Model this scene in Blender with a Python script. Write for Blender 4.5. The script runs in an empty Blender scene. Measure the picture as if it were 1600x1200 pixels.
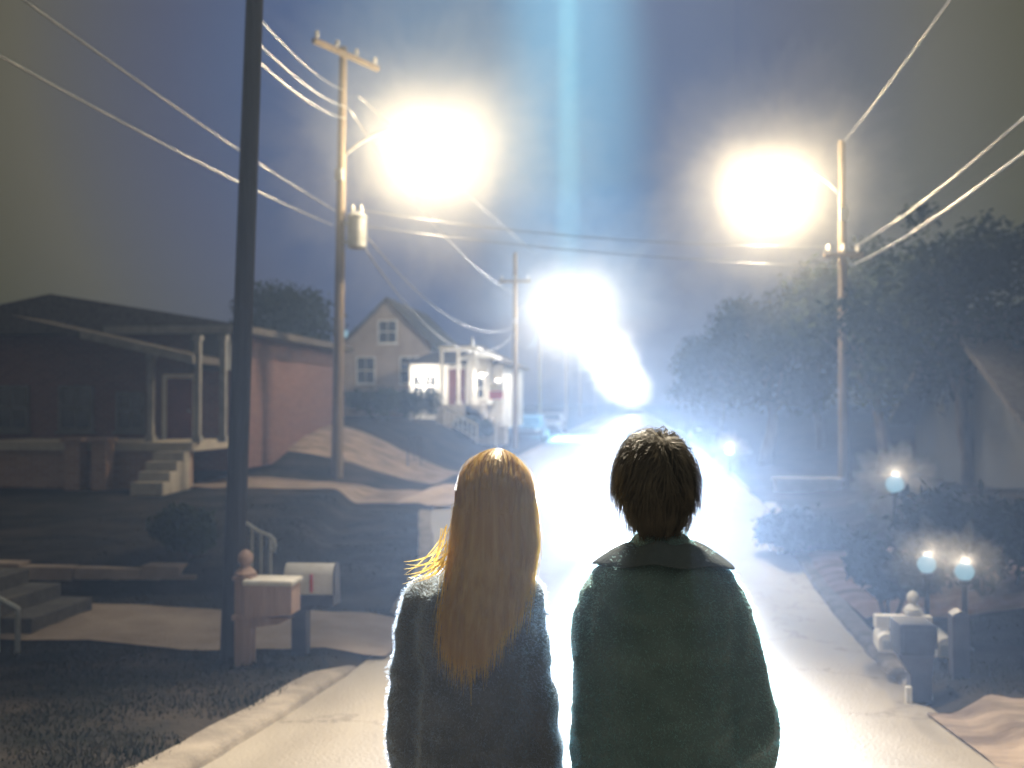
import bpy, bmesh, math, random
import numpy as np
from mathutils import Vector, Matrix, noise

random.seed(7)
rng = np.random.default_rng(7)
S = bpy.context.scene
R = math.radians

# ------------------------------------------------------------------ camera
FPX = 1600.0
CAM_Z = 2.1
YAW = math.atan2(190, FPX)          # the street runs along +Y, right of the optical axis
PITCH = math.atan2(30, FPX)
cd = bpy.data.cameras.new('camera')
cam = bpy.data.objects.new('camera', cd)
S.collection.objects.link(cam)
cam.location = (0, 0, CAM_Z)
cam.rotation_euler = (R(90) + PITCH, 0, YAW)
cd.sensor_width = 36
cd.lens = 36 * FPX / 1600
cd.clip_end = 3000
cd.dof.use_dof = True
cd.dof.focus_distance = 2.6
cd.dof.aperture_fstop = 2.8
S.camera = cam
ROT = cam.rotation_euler.to_matrix()
def P(px, py, y):
    """point at street depth y seen at photo pixel (px, py)"""
    d = ROT @ Vector(((px - 800) / FPX, (600 - py) / FPX, -1))
    return Vector((0, 0, CAM_Z)) + d * (y / d.y)

# ------------------------------------------------------------------ render
S.render.engine = 'CYCLES'
S.cycles.use_denoising = True
S.cycles.max_bounces = 5
S.cycles.diffuse_bounces = 2
S.cycles.glossy_bounces = 2
S.cycles.transmission_bounces = 3
S.cycles.transparent_max_bounces = 12
S.cycles.volume_bounces = 0
S.cycles.sample_clamp_indirect = 6
S.view_settings.view_transform = 'Standard'
S.view_settings.look = 'None'
S.view_settings.gamma = 1
S.view_settings.exposure = 0.0

# ------------------------------------------------------------------ night sky
W = bpy.data.worlds.new('World')
S.world = W
W.use_nodes = True
wn, wl = W.node_tree.nodes, W.node_tree.links
wn.clear()
wo = wn.new('ShaderNodeOutputWorld')
bg = wn.new('ShaderNodeBackground')
bg.inputs['Strength'].default_value = 1.0
tc = wn.new('ShaderNodeTexCoord')
dot = wn.new('ShaderNodeVectorMath'); dot.operation = 'DOT_PRODUCT'
d0 = Vector((-0.15, 1.0, 0.32)).normalized()
dot.inputs[1].default_value = d0
wl.new(tc.outputs['Generated'], dot.inputs[0])
cr = wn.new('ShaderNodeValToRGB')
e = cr.color_ramp.elements
e[0].position = 0.0;  e[0].color = (0.17, 0.155, 0.115, 1)
e[1].position = 1.0;  e[1].color = (0.105, 0.205, 0.33, 1)
for p_, c_ in ((0.70, (0.11, 0.105, 0.080, 1)), (0.87, (0.062, 0.054, 0.010, 1)), (0.92, (0.112, 0.103, 0.072, 1)), (0.96, (0.076, 0.086, 0.140, 1)), (0.985, (0.055, 0.092, 0.205, 1))):
    k = e.new(p_); k.color = c_
wl.new(dot.outputs['Value'], cr.inputs['Fac'])
wl.new(cr.outputs['Color'], bg.inputs['Color'])
wl.new(bg.outputs['Background'], wo.inputs['Surface'])

# ------------------------------------------------------------------ numbers for light
LAMP_W = 2400.0
LAMP_COL = (1.0, 0.79, 0.49)
FAR_COL = (1.0, 0.93, 0.82)
HAZE_DENSITY = 0.0031
MIST_DENSITY = 0.12

# ------------------------------------------------------------------ helpers
COL = S.collection
def set_meta(o, label=None, cat=None, group=None, kind=None):
    if label: o['label'] = label
    if cat: o['category'] = cat
    if group: o['group'] = group
    if kind: o['kind'] = kind
    return o

def wloc(o):
    v = Vector((0, 0, 0))
    while o is not None:
        v += o.location
        o = o.parent
    return v

def thing(name, loc, label, cat, group=None):
    o = bpy.data.objects.new(name, None)
    o.empty_display_size = 0.2
    COL.objects.link(o)
    o.location = loc
    return set_meta(o, label, cat, group)

class MB:
    def __init__(self):
        self.v = []; self.f = []; self.mi = []
    def add(self, vs, fs, mi=0):
        b = len(self.v)
        self.v.extend([tuple(p) for p in vs])
        for f in fs:
            self.f.append(tuple(b + i for i in f)); self.mi.append(mi)
        return self
    def box(self, lo, hi, rz=0, mi=0, bev=0.0):
        lo, hi = Vector(lo), Vector(hi)
        if bev > 0:
            c = (lo + hi) / 2; h = (hi - lo) / 2
            bm = bmesh.new()
            bmesh.ops.create_cube(bm, size=2)
            for q in bm.verts: q.co = Vector((q.co.x * h.x, q.co.y * h.y, q.co.z * h.z))
            bmesh.ops.bevel(bm, geom=bm.edges[:], offset=bev, segments=2, affect='EDGES', profile=0.6)
            m = Matrix.Rotation(rz, 3, 'Z')
            bm.verts.index_update()
            vs = [m @ q.co + c for q in bm.verts]
            fs = [[q.index for q in f.verts] for f in bm.faces]
            bm.free()
            return self.add(vs, fs, mi)
        c = (lo + hi) / 2
        m = Matrix.Rotation(rz, 3, 'Z')
        vs = [m @ (Vector((x, y, z)) - c) + c for x in (lo.x, hi.x) for y in (lo.y, hi.y) for z in (lo.z, hi.z)]
        return self.add(vs, [(0, 1, 3, 2), (4, 6, 7, 5), (0, 4, 5, 1), (2, 3, 7, 6), (0, 2, 6, 4), (1, 5, 7, 3)], mi)
    def tube(self, pts, rad, n=8, mi=0, caps=True):
        pts = [Vector(p) for p in pts]
        if not hasattr(rad, '__len__'): rad = [rad] * len(pts)
        rings = []
        up = Vector((0.3, 0.2, 1)).normalized()
        t0 = (pts[1] - pts[0]).normalized()
        if abs(t0.dot(up)) > 0.95: up = Vector((1, 0.2, 0))
        a = t0.cross(up).normalized()
        vs = []
        for i, p in enumerate(pts):
            t = (pts[min(i + 1, len(pts) - 1)] - pts[max(i - 1, 0)]).normalized()
            a = (a - t * a.dot(t)).normalized()
            b = t.cross(a)
            for k in range(n):
                an = 2 * math.pi * k / n
                vs.append(p + (a * math.cos(an) + b * math.sin(an)) * rad[i])
        fs = []
        for i in range(len(pts) - 1):
            for k in range(n):
                k2 = (k + 1) % n
                fs.append((i * n + k, i * n + k2, (i + 1) * n + k2, (i + 1) * n + k))
        if caps:
            fs.append(tuple(range(n))[::-1])
            fs.append(tuple((len(pts) - 1) * n + k for k in range(n)))
        return self.add(vs, fs, mi)
    def lathe(self, c, prof, n=16, mi=0):
        c = Vector(c)
        pts = [c + Vector((0, 0, z)) for r, z in prof]
        vs = []; fs = []
        for r, z in prof:
            for k in range(n):
                an = 2 * math.pi * k / n
                vs.append(c + Vector((r * math.cos(an), r * math.sin(an), z)))
        for i in range(len(prof) - 1):
            for k in range(n):
                k2 = (k + 1) % n
                fs.append((i * n + k, i * n + k2, (i + 1) * n + k2, (i + 1) * n + k))
        fs.append(tuple(range(n))[::-1]); fs.append(tuple((len(prof) - 1) * n + k for k in range(n)))
        return self.add(vs, fs, mi)
    def prism(self, poly, axis, a, b, mi=0):
        """extrude a 2-D polygon; axis 'y': poly in (x,z); 'x': poly in (y,z); 'z': (x,y)"""
        def m3(p, t):
            return {'y': (p[0], t, p[1]), 'x': (t, p[0], p[1]), 'z': (p[0], p[1], t)}[axis]
        n = len(poly)
        vs = [m3(p, a) for p in poly] + [m3(p, b) for p in poly]
        fs = [tuple(range(n)), tuple(range(2 * n - 1, n - 1, -1))]
        for i in range(n):
            j = (i + 1) % n
            fs.append((i, n + i, n + j, j))
        return self.add(vs, fs, mi)
    def ring_loft(self, rings, closed=True, mi=0):
        n = len(rings[0]); vs = [p for r in rings for p in r]; fs = []
        for i in range(len(rings) - 1):
            for k in range(n):
                k2 = (k + 1) % n
                fs.append((i * n + k, i * n + k2, (i + 1) * n + k2, (i + 1) * n + k))
        if closed:
            fs.append(tuple(range(n))[::-1]); fs.append(tuple((len(rings) - 1) * n + k for k in range(n)))
        return self.add(vs, fs, mi)
    def ball(self, c, r, seg=16, rings=10, mi=0):
        c = Vector(c)
        if not hasattr(r, '__len__'): r = (r, r, r)
        rr = []
        for i in range(rings + 1):
            th = math.pi * (0.02 + 0.96 * i / rings)
            rr.append([c + Vector((r[0] * math.sin(th) * math.cos(2 * math.pi * k / seg),
                                   r[1] * math.sin(th) * math.sin(2 * math.pi * k / seg),
                                   -r[2] * math.cos(th))) for k in range(seg)])
        return self.ring_loft(rr, True, mi)
    def build(self, name, mats, parent=None, smooth=False, fixn=True, label=None, angle=None):
        me = bpy.data.meshes.new(name)
        off = wloc(parent) if parent is not None else Vector((0, 0, 0))
        me.from_pydata([(p[0] - off.x, p[1] - off.y, p[2] - off.z) for p in self.v], [], self.f)
        if not isinstance(mats, (list, tuple)): mats = [mats]
        for m in mats: me.materials.append(m)
        me.polygons.foreach_set('material_index', self.mi)
        if fixn:
            bm = bmesh.new(); bm.from_mesh(me)
            bmesh.ops.recalc_face_normals(bm, faces=bm.faces[:])
            bm.to_mesh(me); bm.free()
        if smooth:
            me.polygons.foreach_set('use_smooth', [True] * len(me.polygons))
            if angle is not None:
                me.set_sharp_from_angle(angle=R(angle))
        me.update()
        o = bpy.data.objects.new(name, me)
        COL.objects.link(o)
        if parent is not None: o.parent = parent
        if label: o['label'] = label
        return o

def solo(name, mb, mats, label, cat, group=None, origin=None, **kw):
    """a thing that is a single mesh"""
    o = mb.build(name, mats, None, **kw)
    if origin is not None:
        o.data.transform(Matrix.Translation(-Vector(origin))); o.location = origin
    return set_meta(o, label, cat, group)

# ------------------------------------------------------------------ materials
def mat(name, col, rough=0.8, col2=None, scale=6.0, detail=5.0, bump=0.0, bscale=None, metal=0.0, spec=0.4,
        stretch=None, transl=0.0, contrast=(0.35, 0.68), emit=None, estr=0.0, sheen=0.0):
    m = bpy.data.materials.new(name); m.use_nodes = True
    n, l = m.node_tree.nodes, m.node_tree.links
    b = n['Principled BSDF']
    b.inputs['Base Color'].default_value = (*col, 1)
    b.inputs['Roughness'].default_value = rough
    b.inputs['Metallic'].default_value = metal
    b.inputs['Specular IOR Level'].default_value = spec
    if sheen: b.inputs['Sheen Weight'].default_value = sheen; b.inputs['Sheen Roughness'].default_value = 0.45; b.inputs['Sheen Tint'].default_value = (0.85, 0.95, 1, 1)
    if emit:
        b.inputs['Emission Color'].default_value = (*emit, 1); b.inputs['Emission Strength'].default_value = estr
    t = n.new('ShaderNodeTexCoord')
    mp = n.new('ShaderNodeMapping')
    if stretch: mp.inputs['Scale'].default_value = stretch
    l.new(t.outputs['Object'], mp.inputs['Vector'])
    if col2 is not None:
        nz = n.new('ShaderNodeTexNoise'); nz.inputs['Scale'].default_value = scale; nz.inputs['Detail'].default_value = detail
        nz.inputs['Roughness'].default_value = 0.62
        l.new(mp.outputs['Vector'], nz.inputs['Vector'])
        r = n.new('ShaderNodeValToRGB')
        r.color_ramp.elements[0].position = contrast[0]; r.color_ramp.elements[0].color = (*col, 1)
        r.color_ramp.elements[1].position = contrast[1]; r.color_ramp.elements[1].color = (*col2, 1)
        l.new(nz.outputs['Fac'], r.inputs['Fac'])
        l.new(r.outputs['Color'], b.inputs['Base Color'])
    if bump > 0:
        nb = n.new('ShaderNodeTexNoise'); nb.inputs['Scale'].default_value = bscale or scale * 6; nb.inputs['Detail'].default_value = 4
        l.new(mp.outputs['Vector'], nb.inputs['Vector'])
        bp = n.new('ShaderNodeBump'); bp.inputs['Strength'].default_value = bump; bp.inputs['Distance'].default_value = 0.02
        l.new(nb.outputs['Fac'], bp.inputs['Height']); l.new(bp.outputs['Normal'], b.inputs['Normal'])
    if transl > 0:
        tr = n.new('ShaderNodeBsdfTranslucent')
        mx = n.new('ShaderNodeMixShader'); mx.inputs['Fac'].default_value = transl
        if col2 is not None: l.new(r.outputs['Color'], tr.inputs['Color'])
        else: tr.inputs['Color'].default_value = (*col, 1)
        l.new(b.outputs['BSDF'], mx.inputs[1]); l.new(tr.outputs['BSDF'], mx.inputs[2])
        l.new(mx.outputs['Shader'], n['Material Output'].inputs['Surface'])
    return m

def emitter(name, col, strength):
    m = bpy.data.materials.new(name); m.use_nodes = True
    n, l = m.node_tree.nodes, m.node_tree.links
    n.remove(n['Principled BSDF'])
    em = n.new('ShaderNodeEmission'); em.inputs['Color'].default_value = (*col, 1); em.inputs['Strength'].default_value = strength
    l.new(em.outputs['Emission'], n['Material Output'].inputs['Surface'])
    return m

def brick_mat(name, c1, c2, mortar, scale=1.0):
    m = bpy.data.materials.new(name); m.use_nodes = True
    n, l = m.node_tree.nodes, m.node_tree.links
    b = n['Principled BSDF']; b.inputs['Roughness'].default_value = 0.85
    t = n.new('ShaderNodeTexCoord')
    sx = n.new('ShaderNodeSeparateXYZ'); cx = n.new('ShaderNodeCombineXYZ'); ad = n.new('ShaderNodeMath')
    l.new(t.outputs['Object'], sx.inputs['Vector'])
    l.new(sx.outputs['X'], ad.inputs[0]); l.new(sx.outputs['Y'], ad.inputs[1])
    l.new(ad.outputs[0], cx.inputs['X']); l.new(sx.outputs['Z'], cx.inputs['Y'])
    br = n.new('ShaderNodeTexBrick')
    br.inputs['Color1'].default_value = (*c1, 1); br.inputs['Color2'].default_value = (*c2, 1); br.inputs['Mortar'].default_value = (*mortar, 1)
    br.inputs['Scale'].default_value = scale
    br.inputs['Brick Width'].default_value = 0.24; br.inputs['Row Height'].default_value = 0.08; br.inputs['Mortar Size'].default_value = 0.008
    l.new(cx.outputs[0], br.inputs['Vector']); l.new(br.outputs['Color'], b.inputs['Base Color'])
    return m

def siding_mat(name, c, row=0.14):
    m = bpy.data.materials.new(name); m.use_nodes = True
    n, l = m.node_tree.nodes, m.node_tree.links
    b = n['Principled BSDF']; b.inputs['Roughness'].default_value = 0.6
    t = n.new('ShaderNodeTexCoord'); sx = n.new('ShaderNodeSeparateXYZ')
    l.new(t.outputs['Object'], sx.inputs['Vector'])
    md = n.new('ShaderNodeMath'); md.operation = 'WRAP'; md.inputs[1].default_value = 0; md.inputs[2].default_value = row
    l.new(sx.outputs['Z'], md.inputs[0])
    mu = n.new('ShaderNodeMath'); mu.operation = 'MULTIPLY'; mu.inputs[1].default_value = -1.0 / row * 0.3
    l.new(md.outputs[0], mu.inputs[0])
    bp = n.new('ShaderNodeBump'); bp.inputs['Strength'].default_value = 1; bp.inputs['Distance'].default_value = 0.06
    l.new(mu.outputs[0], bp.inputs['Height']); l.new(bp.outputs['Normal'], b.inputs['Normal'])
    nz = n.new('ShaderNodeTexNoise'); nz.inputs['Scale'].default_value = 1.2; nz.inputs['Detail'].default_value = 6
    l.new(t.outputs['Object'], nz.inputs['Vector'])
    r = n.new('ShaderNodeValToRGB'); r.color_ramp.elements[0].color = (c[0] * .75, c[1] * .73, c[2] * .7, 1); r.color_ramp.elements[1].color = (*c, 1)
    r.color_ramp.elements[0].position = .3; r.color_ramp.elements[1].position = .6
    l.new(nz.outputs['Fac'], r.inputs['Fac']); l.new(r.outputs['Color'], b.inputs['Base Color'])
    return m

M = {}
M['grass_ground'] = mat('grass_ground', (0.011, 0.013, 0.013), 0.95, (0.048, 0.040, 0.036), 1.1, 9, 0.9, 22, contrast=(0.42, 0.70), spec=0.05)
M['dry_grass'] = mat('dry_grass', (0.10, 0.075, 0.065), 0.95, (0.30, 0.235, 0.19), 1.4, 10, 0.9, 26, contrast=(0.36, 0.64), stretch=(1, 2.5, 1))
M['red_soil'] = mat('red_soil', (0.13, 0.085, 0.075), 0.95, (0.36, 0.235, 0.20), 1.3, 10, 0.9, 26, contrast=(0.36, 0.64), stretch=(1, 2, 1))
M['grass_blade'] = mat('grass_blade', (0.016, 0.023, 0.019), 0.8, (0.040, 0.040, 0.030), 2.0, 3, transl=0.3, spec=0.08)
M['concrete'] = mat('concrete', (0.33, 0.30, 0.27), 0.85, (0.46, 0.42, 0.37), 3.0, 8, 0.5, 60)
M['kerb'] = mat('kerb', (0.15, 0.13, 0.115), 0.85, (0.27, 0.235, 0.20), 4.0, 8, 0.6, 50)
M['drive'] = mat('drive', (0.25, 0.195, 0.165), 0.9, (0.40, 0.32, 0.275), 1.6, 9, 0.5, 40)
M['pole_wood'] = mat('pole_wood', (0.13, 0.10, 0.075), 0.85, (0.24, 0.195, 0.14), 9, 6, 0.7, 40, stretch=(1, 1, 0.06))
M['pole_dark'] = mat('pole_dark', (0.024, 0.023, 0.028), 0.9, (0.050, 0.046, 0.048), 9, 6, 0.8, 40, stretch=(1, 1, 0.06))  # creosote-dark wood, deepened so the unlit near pole stays a silhouette
M['post_wood'] = mat('post_wood', (0.32, 0.21, 0.17), 0.8, (0.46, 0.32, 0.26), 8, 6, 0.5, 40, stretch=(1, 1, 0.1))
M['post_white'] = mat('post_white', (0.55, 0.52, 0.48), 0.6, (0.72, 0.70, 0.66), 5, 6, 0.2, 30)
M['dark_metal'] = mat('dark_metal', (0.022, 0.022, 0.028), 0.55, (0.045, 0.045, 0.055), 7, 6, 0.1, 60, metal=0.3)
M['box_metal'] = mat('box_metal', (0.05, 0.05, 0.075), 0.4, (0.085, 0.085, 0.11), 6, 5, 0.1, 50, metal=0.2)
M['galv'] = mat('galv', (0.36, 0.38, 0.40), 0.45, (0.5, 0.52, 0.54), 7, 5, metal=0.6)
M['white_paint'] = mat('white_paint', (0.68, 0.67, 0.64), 0.5, (0.80, 0.79, 0.77), 4, 5)
M['old_paint'] = mat('old_paint', (0.17, 0.165, 0.165), 0.6, (0.27, 0.265, 0.26), 4, 5)  # white trim with the bungalow's dim light put into the colour
M['dim_paint'] = mat('dim_paint', (0.10, 0.10, 0.10), 0.6, (0.16, 0.16, 0.155), 4, 5)  # white window frames, darkened further for the same weak light
M['porcelain'] = mat('porcelain', (0.7, 0.7, 0.68), 0.25)
M['wire'] = mat('wire', (0.30, 0.31, 0.33), 0.35, metal=0.7, spec=0.6)
M['roof'] = mat('roof', (0.05, 0.045, 0.045), 0.9, (0.11, 0.10, 0.095), 9, 6, 0.8, 40)
M['brick'] = brick_mat('brick', (0.15, 0.06, 0.055), (0.11, 0.042, 0.04), (0.16, 0.14, 0.13))
M['brick_pale'] = brick_mat('brick_pale', (0.30, 0.19, 0.15), (0.23, 0.13, 0.11), (0.30, 0.27, 0.24))
M['siding_white'] = siding_mat('siding_white', (0.74, 0.72, 0.68))
M['siding_tan'] = siding_mat('siding_tan', (0.42, 0.34, 0.28))
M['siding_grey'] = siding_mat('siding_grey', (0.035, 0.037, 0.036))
M['door_red'] = mat('door_red', (0.13, 0.035, 0.04), 0.5, (0.18, 0.05, 0.05), 4, 4)
M['glass'] = mat('glass', (0.015, 0.018, 0.022), 0.08, spec=0.7)
M['bark'] = mat('bark', (0.05, 0.04, 0.03), 0.95, (0.11, 0.09, 0.07), 8, 7, 1.0, 30, stretch=(1, 1, 0.2))
M['leaf'] = mat('leaf', (0.030, 0.045, 0.028), 0.75, (0.065, 0.085, 0.045), 0.9, 4, transl=0.3, spec=0.15)
M['leaf_dark'] = mat('leaf_dark', (0.016, 0.026, 0.020), 0.85, (0.036, 0.050, 0.036), 1.2, 4, transl=0.15, spec=0.08)
M['sign_red'] = mat('sign_red', (0.55, 0.06, 0.05), 0.5)
M['sign_white'] = mat('sign_white', (0.8, 0.79, 0.76), 0.5)
M['rubber'] = mat('rubber', (0.02, 0.02, 0.02), 0.8)

M['globe'] = emitter('globe', (0.30, 0.52, 0.62), 0.75)
M['porch_glow'] = emitter('porch_glow', (1.0, 0.93, 0.8), 12)
M['globe_white'] = emitter('globe_white', (1.0, 0.98, 0.95), 2.0)
# wet, worn concrete road
def road_mat():
    m = bpy.data.materials.new('road'); m.use_nodes = True
    n, l = m.node_tree.nodes, m.node_tree.links
    b = n['Principled BSDF']
    t = n.new('ShaderNodeTexCoord')
    nz = n.new('ShaderNodeTexNoise'); nz.inputs['Scale'].default_value = 0.9; nz.inputs['Detail'].default_value = 10; nz.inputs['Roughness'].default_value = 0.65
    mp = n.new('ShaderNodeMapping'); mp.inputs['Scale'].default_value = (1, 0.35, 1)
    l.new(t.outputs['Object'], mp.inputs['Vector']); l.new(mp.outputs['Vector'], nz.inputs['Vector'])
    r = n.new('ShaderNodeValToRGB')
    r.color_ramp.elements[0].position = 0.33; r.color_ramp.elements[0].color = (0.165, 0.143, 0.122, 1)
    r.color_ramp.elements[1].position = 0.66; r.color_ramp.elements[1].color = (0.275, 0.245, 0.21, 1)
    l.new(nz.outputs['Fac'], r.inputs['Fac'])
    # cracks
    vo = n.new('ShaderNodeTexVoronoi'); vo.feature = 'DISTANCE_TO_EDGE'; vo.inputs['Scale'].default_value = 0.55
    nw = n.new('ShaderNodeTexNoise'); nw.inputs['Scale'].default_value = 2.5; nw.inputs['Detail'].default_value = 6
    ad = n.new('ShaderNodeVectorMath'); ad.operation = 'ADD'
    l.new(t.outputs['Object'], nw.inputs['Vector'])
    l.new(t.outputs['Object'], ad.inputs[0]); l.new(nw.outputs['Color'], ad.inputs[1]); l.new(ad.outputs[0], vo.inputs['Vector'])
    cr = n.new('ShaderNodeValToRGB'); cr.color_ramp.elements[0].position = 0.0; cr.color_ramp.elements[0].color = (0.35, 0.32, 0.3, 1)
    cr.color_ramp.elements[1].position = 0.012; cr.color_ramp.elements[1].color = (1, 1, 1, 1)
    l.new(vo.outputs['Distance'], cr.inputs['Fac'])
    mx = n.new('ShaderNodeMix'); mx.data_type = 'RGBA'; mx.blend_type = 'MULTIPLY'; mx.inputs[0].default_value = 0.8
    l.new(r.outputs['Color'], mx.inputs[6]); l.new(cr.outputs['Color'], mx.inputs[7])
    l.new(mx.outputs[2], b.inputs['Base Color'])
    n2 = n.new('ShaderNodeTexNoise'); n2.inputs['Scale'].default_value = 55; n2.inputs['Detail'].default_value = 5
    l.new(t.outputs['Object'], n2.inputs['Vector'])
    bp = n.new('ShaderNodeBump'); bp.inputs['Strength'].default_value = 0.5; bp.inputs['Distance'].default_value = 0.012
    l.new(n2.outputs['Fac'], bp.inputs['Height']); l.new(bp.outputs['Normal'], b.inputs['Normal'])
    rr = n.new('ShaderNodeMapRange'); rr.inputs['From Min'].default_value = 0.3; rr.inputs['From Max'].default_value = 0.7
    rr.inputs['To Min'].default_value = 0.36; rr.inputs['To Max'].default_value = 0.55
    l.new(nz.outputs['Fac'], rr.inputs['Value']); l.new(rr.outputs[0], b.inputs['Roughness'])
    b.inputs['Specular IOR Level'].default_value = 0.6
    return m
M['road'] = road_mat()

# ------------------------------------------------------------------ terrain
def sm(t):
    t = max(0.0, min(1.0, t)); return t * t * (3 - 2 * t)
def crest(y): return 0.55 * (1 - sm((y - 1) / 8))
def xl(y): return -2.15 - 2.05 * sm((y - 9) / 14) - 0.5 * sm((y - 30) / 60)
def xr(y): return 1.95 + 0.75 * sm((y - 9) / 14) + 0.3 * sm((y - 30) / 60)
def zg(x, y):
    z = crest(y)
    L = xl(y) - x
    if L > 0:
        z += 0.07 * sm(L / 0.3)
        z += 1.35 * sm((L - 0.7) / 4.0) * sm((y - 20.5) / 9)
        z += 0.28 * sm((L - 1.5) / 0.5) * sm((y - 10.4) / 0.4) * (1 - sm((y - 20) / 4))
    Q = x - xr(y)
    if Q > 0:
        z += 0.10 * sm(Q / 0.3)
        z += 0.9 * sm((Q - 3.0) / 6) * sm((y - 14) / 14)
        z += 0.35 * sm((Q - 0.8) / 1.6) * sm((y - 8.3) / 2.5) * (1 - sm((y - 18) / 8))
    if x < -1 or x > 1:
        z += (0.05 * noise.noise((x * 0.7, y * 0.7, 0)) + 0.02 * noise.noise((x * 2.3, y * 2.3, 4))) * (sm(L / 0.8) + sm(Q / 0.8))
    return z

def axis(segs):
    out = []
    for a, b, s in segs:
        n = max(1, round((b - a) / s)); out += [a + (b - a) * i / n for i in range(n)]
    out.append(segs[-1][1]); return out
xs = axis([(-400, -60, 40), (-60, -16, 2.2), (-16, -6, 0.5), (-6, -2, 0.16), (-2, 2, 0.5), (2, 6, 0.16), (6, 16, 0.5), (16, 60, 2.2), (60, 400, 40)])
ys = axis([(-30, -4, 2), (-4, 4, 0.4), (4, 12, 0.16), (12, 34, 0.4), (34, 80, 1.5), (80, 200, 6), (200, 900, 50)])
g = MB()
nx, ny = len(xs), len(ys)
vs = []
for y in ys:
    for x in xs:
        z = zg(x, y)
        if xl(y) + 0.05 < x < xr(y) - 0.05: z -= 0.05          # the ground stays under the road sheet
        vs.append((x, y, z))
g.add(vs, [(j * nx + i, j * nx + i + 1, (j + 1) * nx + i + 1, (j + 1) * nx + i) for j in range(ny - 1) for i in range(nx - 1)])
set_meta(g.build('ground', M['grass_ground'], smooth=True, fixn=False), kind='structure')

rd = MB(); vs = []; NR = 12
for y in ys:
    a, b = xl(y), xr(y)
    for k in range(NR + 1):
        t = k / NR; x = a + (b - a) * t
        camber = 0.05 * (1 - (2 * t - 1) ** 2)
        vs.append((x, y, crest(y) + 0.005 + camber))
n1 = NR + 1
rd.add(vs, [(j * n1 + i, j * n1 + i + 1, (j + 1) * n1 + i + 1, (j + 1) * n1 + i) for j in range(ny - 1) for i in range(NR)])
set_meta(rd.build('road', M['road'], smooth=True, fixn=False), kind='structure')

# kerbs, broken by the driveways
def kerb(side, y0, y1, name='kerb'):
    mb = MB(); n = max(4, int((y1 - y0) / (0.18 if y1 < 30 else 0.8))); rings = []
    for i in range(n + 1):
        y = y0 + (y1 - y0) * i / n
        e_ = min(1, min(i, n - i) / max(1.5, n * 0.04) + 0.25)
        x = (xl(y) if side < 0 else xr(y)) + 0.035 * noise.noise((y * 1.1, side, 0)) + 0.015 * noise.noise((y * 4, side, 3))
        z = crest(y) - 0.05; h = 0.05 + 0.06 * e_ * (1 + 0.25 * noise.noise((y * 1.7, 5, side)))
        w = 0.22
        rings.append([Vector((x + side * -0.02, y, z)), Vector((x, y, z + h - 0.03)), Vector((x + side * 0.03, y, z + h)),
                      Vector((x + side * w, y, z + h + 0.005)), Vector((x + side * w, y, z))])
    mb.ring_loft(rings)
    set_meta(mb.build(name, M['kerb'], smooth=True, angle=50), kind='structure')
kerb(-1, -10, 7.85); kerb(-1, 9.75, 19.6); kerb(-1, 26.5, 200)
kerb(1, -10, 5.6); kerb(1, 7.3, 22); kerb(1, 25, 200)

# side driveways (sheets lying a little above the lawn)
def sheet(name, xa, xb, ya, yb, m, lift=0.018, nx_=24, ny_=8, skew=0.0, ragged=0.06):
    mb = MB(); vs = []
    for j in range(ny_ + 1):
        for i in range(nx_ + 1):
            x = xa + (xb - xa) * i / nx_
            y = ya + (yb - ya) * j / ny_ + skew * (x - xa)
            wob = (ragged * noise.noise((x * 1.5, y * 1.5, 9)) + ragged * .5 * noise.noise((x * 5, y, 4))) if j in (0, ny_) else 0
            zz = max(zg(x, y), crest(y) + 0.02) + lift
            vs.append((x, y + wob, zz))
    n_ = nx_ + 1
    mb.add(vs, [(j * n_ + i, j * n_ + i + 1, (j + 1) * n_ + i + 1, (j + 1) * n_ + i) for j in range(ny_) for i in range(nx_)])
    return set_meta(mb.build(name, m, smooth=True), kind='structure')
sheet('driveway', -9.5, -2.0, 8.15, 9.6, M['drive'], nx_=44, ny_=12)
sheet('lawn_bank', -9.6, -4.6, 19.9, 22.9, M['dry_grass'], lift=0.04, nx_=60, ny_=16)  # dry grass sheet, paler than the lawn to paint a lamplit band
sheet('lawn_bank', -9.0, -4.9, 25.4, 29.6, M['dry_grass'], lift=0.04, nx_=60, ny_=16)  # second lamplit band put into the sheet's pale colour
sheet('driveway', -4.7, -3.6, 20.0, 25.0, M['drive'], lift=0.05, nx_=12, ny_=16)
sheet('gravel_verge', 1.85, 6.5, 5.7, 6.9, M['dry_grass'], lift=0.006, nx_=90, ny_=20, ragged=0.35)
sheet('soil_bank', 2.15, 5.2, 9.9, 14.2, M['red_soil'], nx_=40, ny_=40)

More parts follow.
